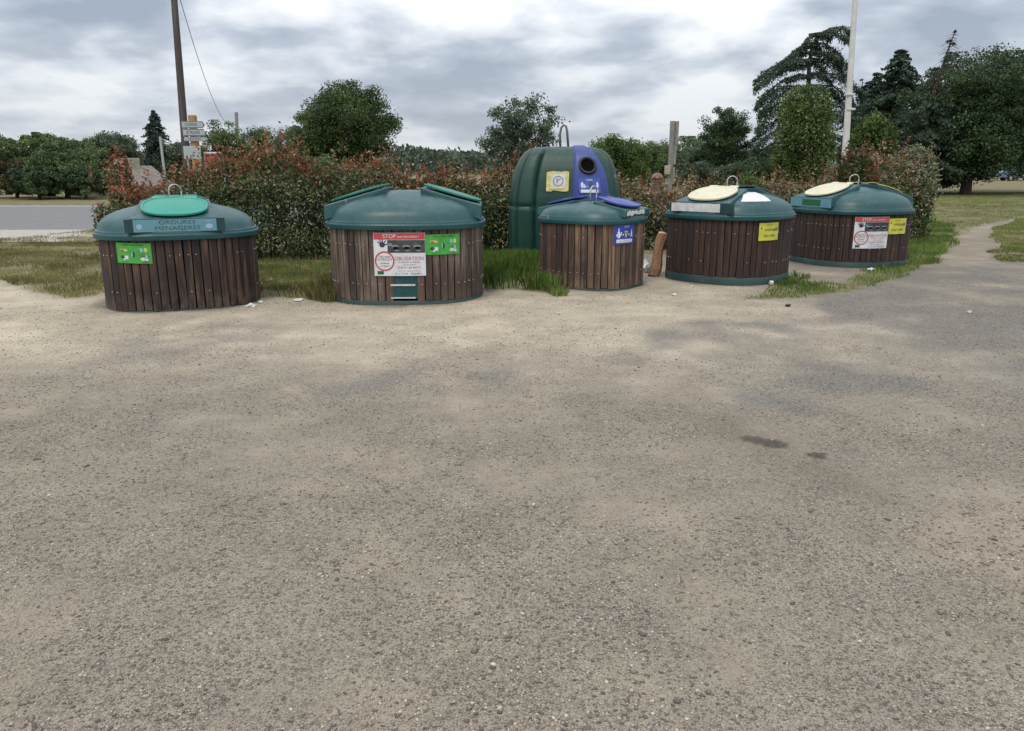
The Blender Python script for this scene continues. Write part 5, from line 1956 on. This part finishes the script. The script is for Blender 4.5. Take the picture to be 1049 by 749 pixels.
# ------------------------------------------------------------------ litter and log
lx, ly = gp(669, 283)
tp = at(679, 240, ly + 0.15)
lg = empty('split_log', (lx, ly, 0), 0, 'tan split log leaning against the cream-flap bin', 'log')
mb = MB()
e = Vector((tp.x - lx, 0.15, tp.z))
N = 9
rings = []
rgl = random.Random(5)
prof = [rgl.uniform(0.85, 1.15) for _ in range(N)]
for t_ in (0, .15, .3, .45, .6, .75, .9, 1.0):
    r_ = 0.078 * (1 + 0.12 * math.sin(t_ * 9))
    c = e * t_ + Vector((0.015 * math.sin(t_ * 7), 0, 0))
    ax_ = e.normalized()
    X_ = ax_.cross(Vector((0, 1, 0))).normalized()
    Y_ = ax_.cross(X_)
    rings.append([c + X_ * math.cos(2 * PI * k / N) * r_ * prof[k] + Y_ * math.sin(2 * PI * k / N) * r_ * prof[k] * (0.8 if k < 5 else 1) for k in range(N)])
mb.rings(rings)
mb.build('timber', M['log_wood'], lg)
mb = MB()
mb.tube([e * 0.999, e * 1.035], [0.074, 0.066], 9)
mb.build('cut_end', plain('pale_cut_wood', (0.58, 0.46, 0.36), 0.8), lg)


def scrap(name, label, u, v, size, mat, seed, cat='litter', zs=0.45):
    rg = random.Random(seed)
    size *= 0.75
    x, y = gp(u, v)
    import bmesh
    bm = bmesh.new()
    bmesh.ops.create_icosphere(bm, subdivisions=2, radius=1)
    for w in bm.verts:
        k = 1 + rg.uniform(-0.34, 0.30)
        w.co = Vector((w.co.x * size * k * rg.uniform(.8, 1.1), w.co.y * size * 0.8 * k, (w.co.z * k + 0.7) * size * zs))
    me = bpy.data.meshes.new(name)
    bm.to_mesh(me)
    bm.free()
    me.materials.append(mat)
    o = bpy.data.objects.new(name, me)
    COL.objects.link(o)
    z = float(gheight(np.array([x]), np.array([y]))[0])
    o.location = (x, y, z)
    o.rotation_euler = (0, 0, rg.uniform(0, 6))
    tag(o, label, cat, 'scraps of litter on the ground')


scrap('paper_scrap', 'largest white paper scrap on gravel right of the dark bin beside the road', 257, 314, 0.075, M['paper'], 1)
scrap('paper_scrap', 'smaller white scrap touching the foot of the roadside bin', 267, 310, 0.05, M['paper'], 2)
scrap('paper_scrap', 'flat pale scrap on the grass edge left of the poster bin', 306, 308, 0.09, M['paper'], 3, zs=0.25)
scrap('paper_ball', 'white crumpled ball at the right foot of the cream-flap bin', 790, 292, 0.055, M['paper'], 4, zs=0.8)
scrap('paper_scrap', 'small white scrap on sand in front of the cream-flap bin', 691, 303, 0.05, M['paper'], 5)
scrap('paper_scrap', 'tiny white scrap against the left base of the cream-flap bin', 709, 294, 0.035, M['paper'], 6)
scrap('paper_scrap', 'white folded scrap on the grass before the last bin', 892, 277, 0.10, M['paper'], 7, zs=0.3)
scrap('paper_scrap', 'lone white scrap on the grey asphalt at far right', 993, 320, 0.045, M['paper'], 8)
scrap('dark_rag', 'small black scrap lying before the green grass strip', 807, 314, 0.055, M['rubber'], 9)
scrap('paper_scrap', 'lone pale scrap on sand in front of the narrow bin', 572, 322, 0.035, M['paper'], 10)
scrap('rubbish_bag', 'white plastic bag standing behind the leaning log', 661, 279, 0.14, M['bag'], 12, 'bag', zs=1.1)

# ------------------------------------------------------------------ sky, sun, camera
SUN_EL, SUN_AZ = R_(58), R_(205)      # azimuth clockwise from +Y
w = bpy.data.worlds.new('World')
S.world = w
w.use_nodes = True
nt = w.node_tree
nt.nodes.clear()
out = nt.nodes.new('ShaderNodeOutputWorld')
sky = nt.nodes.new('ShaderNodeTexSky')
sky.sky_type = 'NISHITA'
sky.sun_disc = False
sky.sun_elevation = SUN_EL
sky.sun_rotation = SUN_AZ
bg1 = nt.nodes.new('ShaderNodeBackground')
bg1.inputs['Strength'].default_value = 0.10
nt.links.new(sky.outputs[0], bg1.inputs['Color'])
tc = nt.nodes.new('ShaderNodeTexCoord')
sp = nt.nodes.new('ShaderNodeSeparateXYZ')
nt.links.new(tc.outputs['Generated'], sp.inputs[0])


def wm(op, a, b=0.0, clamp=False):
    m = nt.nodes.new('ShaderNodeMath')
    m.operation = op
    m.use_clamp = clamp
    for i, v_ in enumerate((a, b)):
        if isinstance(v_, (int, float)):
            m.inputs[i].default_value = v_
        else:
            nt.links.new(v_, m.inputs[i])
    return m.outputs[0]


den = wm('ADD', wm('MAXIMUM', sp.outputs[2], 0.0), 0.28)
cx_ = wm('DIVIDE', sp.outputs[0], den)
cy_ = wm('DIVIDE', sp.outputs[1], den)
cmb = nt.nodes.new('ShaderNodeCombineXYZ')
nt.links.new(cx_, cmb.inputs[0])
nt.links.new(cy_, cmb.inputs[1])
mp = nt.nodes.new('ShaderNodeMapping')
mp.inputs['Location'].default_value = (3.7, 1.9, 0.0)
mp.inputs['Scale'].default_value = (1.25, 1.25, 1)
nt.links.new(cmb.outputs[0], mp.inputs[0])
nz1 = nt.nodes.new('ShaderNodeTexNoise')
nz1.inputs['Scale'].default_value = 1.25
nz1.inputs['Detail'].default_value = 9
nz1.inputs['Roughness'].default_value = 0.50
nz1.inputs['Distortion'].default_value = 0.0
nt.links.new(mp.outputs[0], nz1.inputs['Vector'])
rp = nt.nodes.new('ShaderNodeValToRGB')
el = rp.color_ramp.elements
for _ in range(2):
    el.new(0.5)
for e_, (p_, c_) in zip(el, [(0.39, (0.355, 0.415, 0.505)), (0.46, (0.49, 0.55, 0.64)), (0.515, (0.70, 0.75, 0.82)), (0.585, (0.95, 0.975, 1.0))]):
    e_.position = p_
    e_.color = c_ + (1,)
nz2 = nt.nodes.new('ShaderNodeTexNoise')
nz2.inputs['Scale'].default_value = 4.2
nz2.inputs['Detail'].default_value = 6
nz2.inputs['Roughness'].default_value = 0.5
nz2.inputs['Distortion'].default_value = 0.3
nt.links.new(mp.outputs[0], nz2.inputs['Vector'])
nt.links.new(wm('ADD', wm('MULTIPLY', nz1.outputs['Fac'], 0.76), wm('MULTIPLY', nz2.outputs['Fac'], 0.24)), rp.inputs[0])
# far cloud deck pales towards the horizon
hz2 = wm('SUBTRACT', 1.0, wm('DIVIDE', sp.outputs[2], 0.16), True)
mx = nt.nodes.new('ShaderNodeMix')
mx.data_type = 'RGBA'
nt.links.new(wm('MULTIPLY', hz2, 0.42), mx.inputs[0])
nt.links.new(rp.outputs[0], mx.inputs[6])
mx.inputs[7].default_value = (0.74, 0.79, 0.86, 1)
bg2 = nt.nodes.new('ShaderNodeBackground')
# an overcast sky is about three times brighter overhead than at the horizon
nt.links.new(wm('ADD', 0.86, wm('MULTIPLY', wm('MAXIMUM', sp.outputs[2], 0.0), 1.5)), bg2.inputs['Strength'])
nt.links.new(mx.outputs[2], bg2.inputs['Color'])
ms = nt.nodes.new('ShaderNodeMixShader')
ms.inputs[0].default_value = 0.93
nt.links.new(bg1.outputs[0], ms.inputs[1])
nt.links.new(bg2.outputs[0], ms.inputs[2])
nt.links.new(ms.outputs[0], out.inputs['Surface'])

sun = bpy.data.lights.new('sun', 'SUN')
sun.energy = 1.5
sun.angle = R_(14)
sun.color = (1.0, 0.90, 0.76)
so = bpy.data.objects.new('sun', sun)
COL.objects.link(so)
sd = Vector((math.sin(SUN_AZ) * math.cos(SUN_EL), math.cos(SUN_AZ) * math.cos(SUN_EL), math.sin(SUN_EL)))
so.rotation_euler = sd.to_track_quat('Z', 'Y').to_euler()
so.location = (0, -5, 30)

cam = bpy.data.cameras.new('camera')
cam.sensor_fit = 'HORIZONTAL'
cam.sensor_width = 36.0
cam.lens = FPX / IW * 36.0
cam.clip_start = 0.05
cam.clip_end = 4000
co = bpy.data.objects.new('camera', cam)
COL.objects.link(co)
co.location = (0, 0, CAMH)
co.rotation_euler = (PI / 2 - PITCH, 0, 0)
S.camera = co
S.view_settings.view_transform = 'Standard'
S.view_settings.look = 'None'
S.view_settings.exposure = 0.0
S.view_settings.gamma = 1.0
S.cycles.max_bounces = 5
S.cycles.diffuse_bounces = 2
S.cycles.use_denoising = True
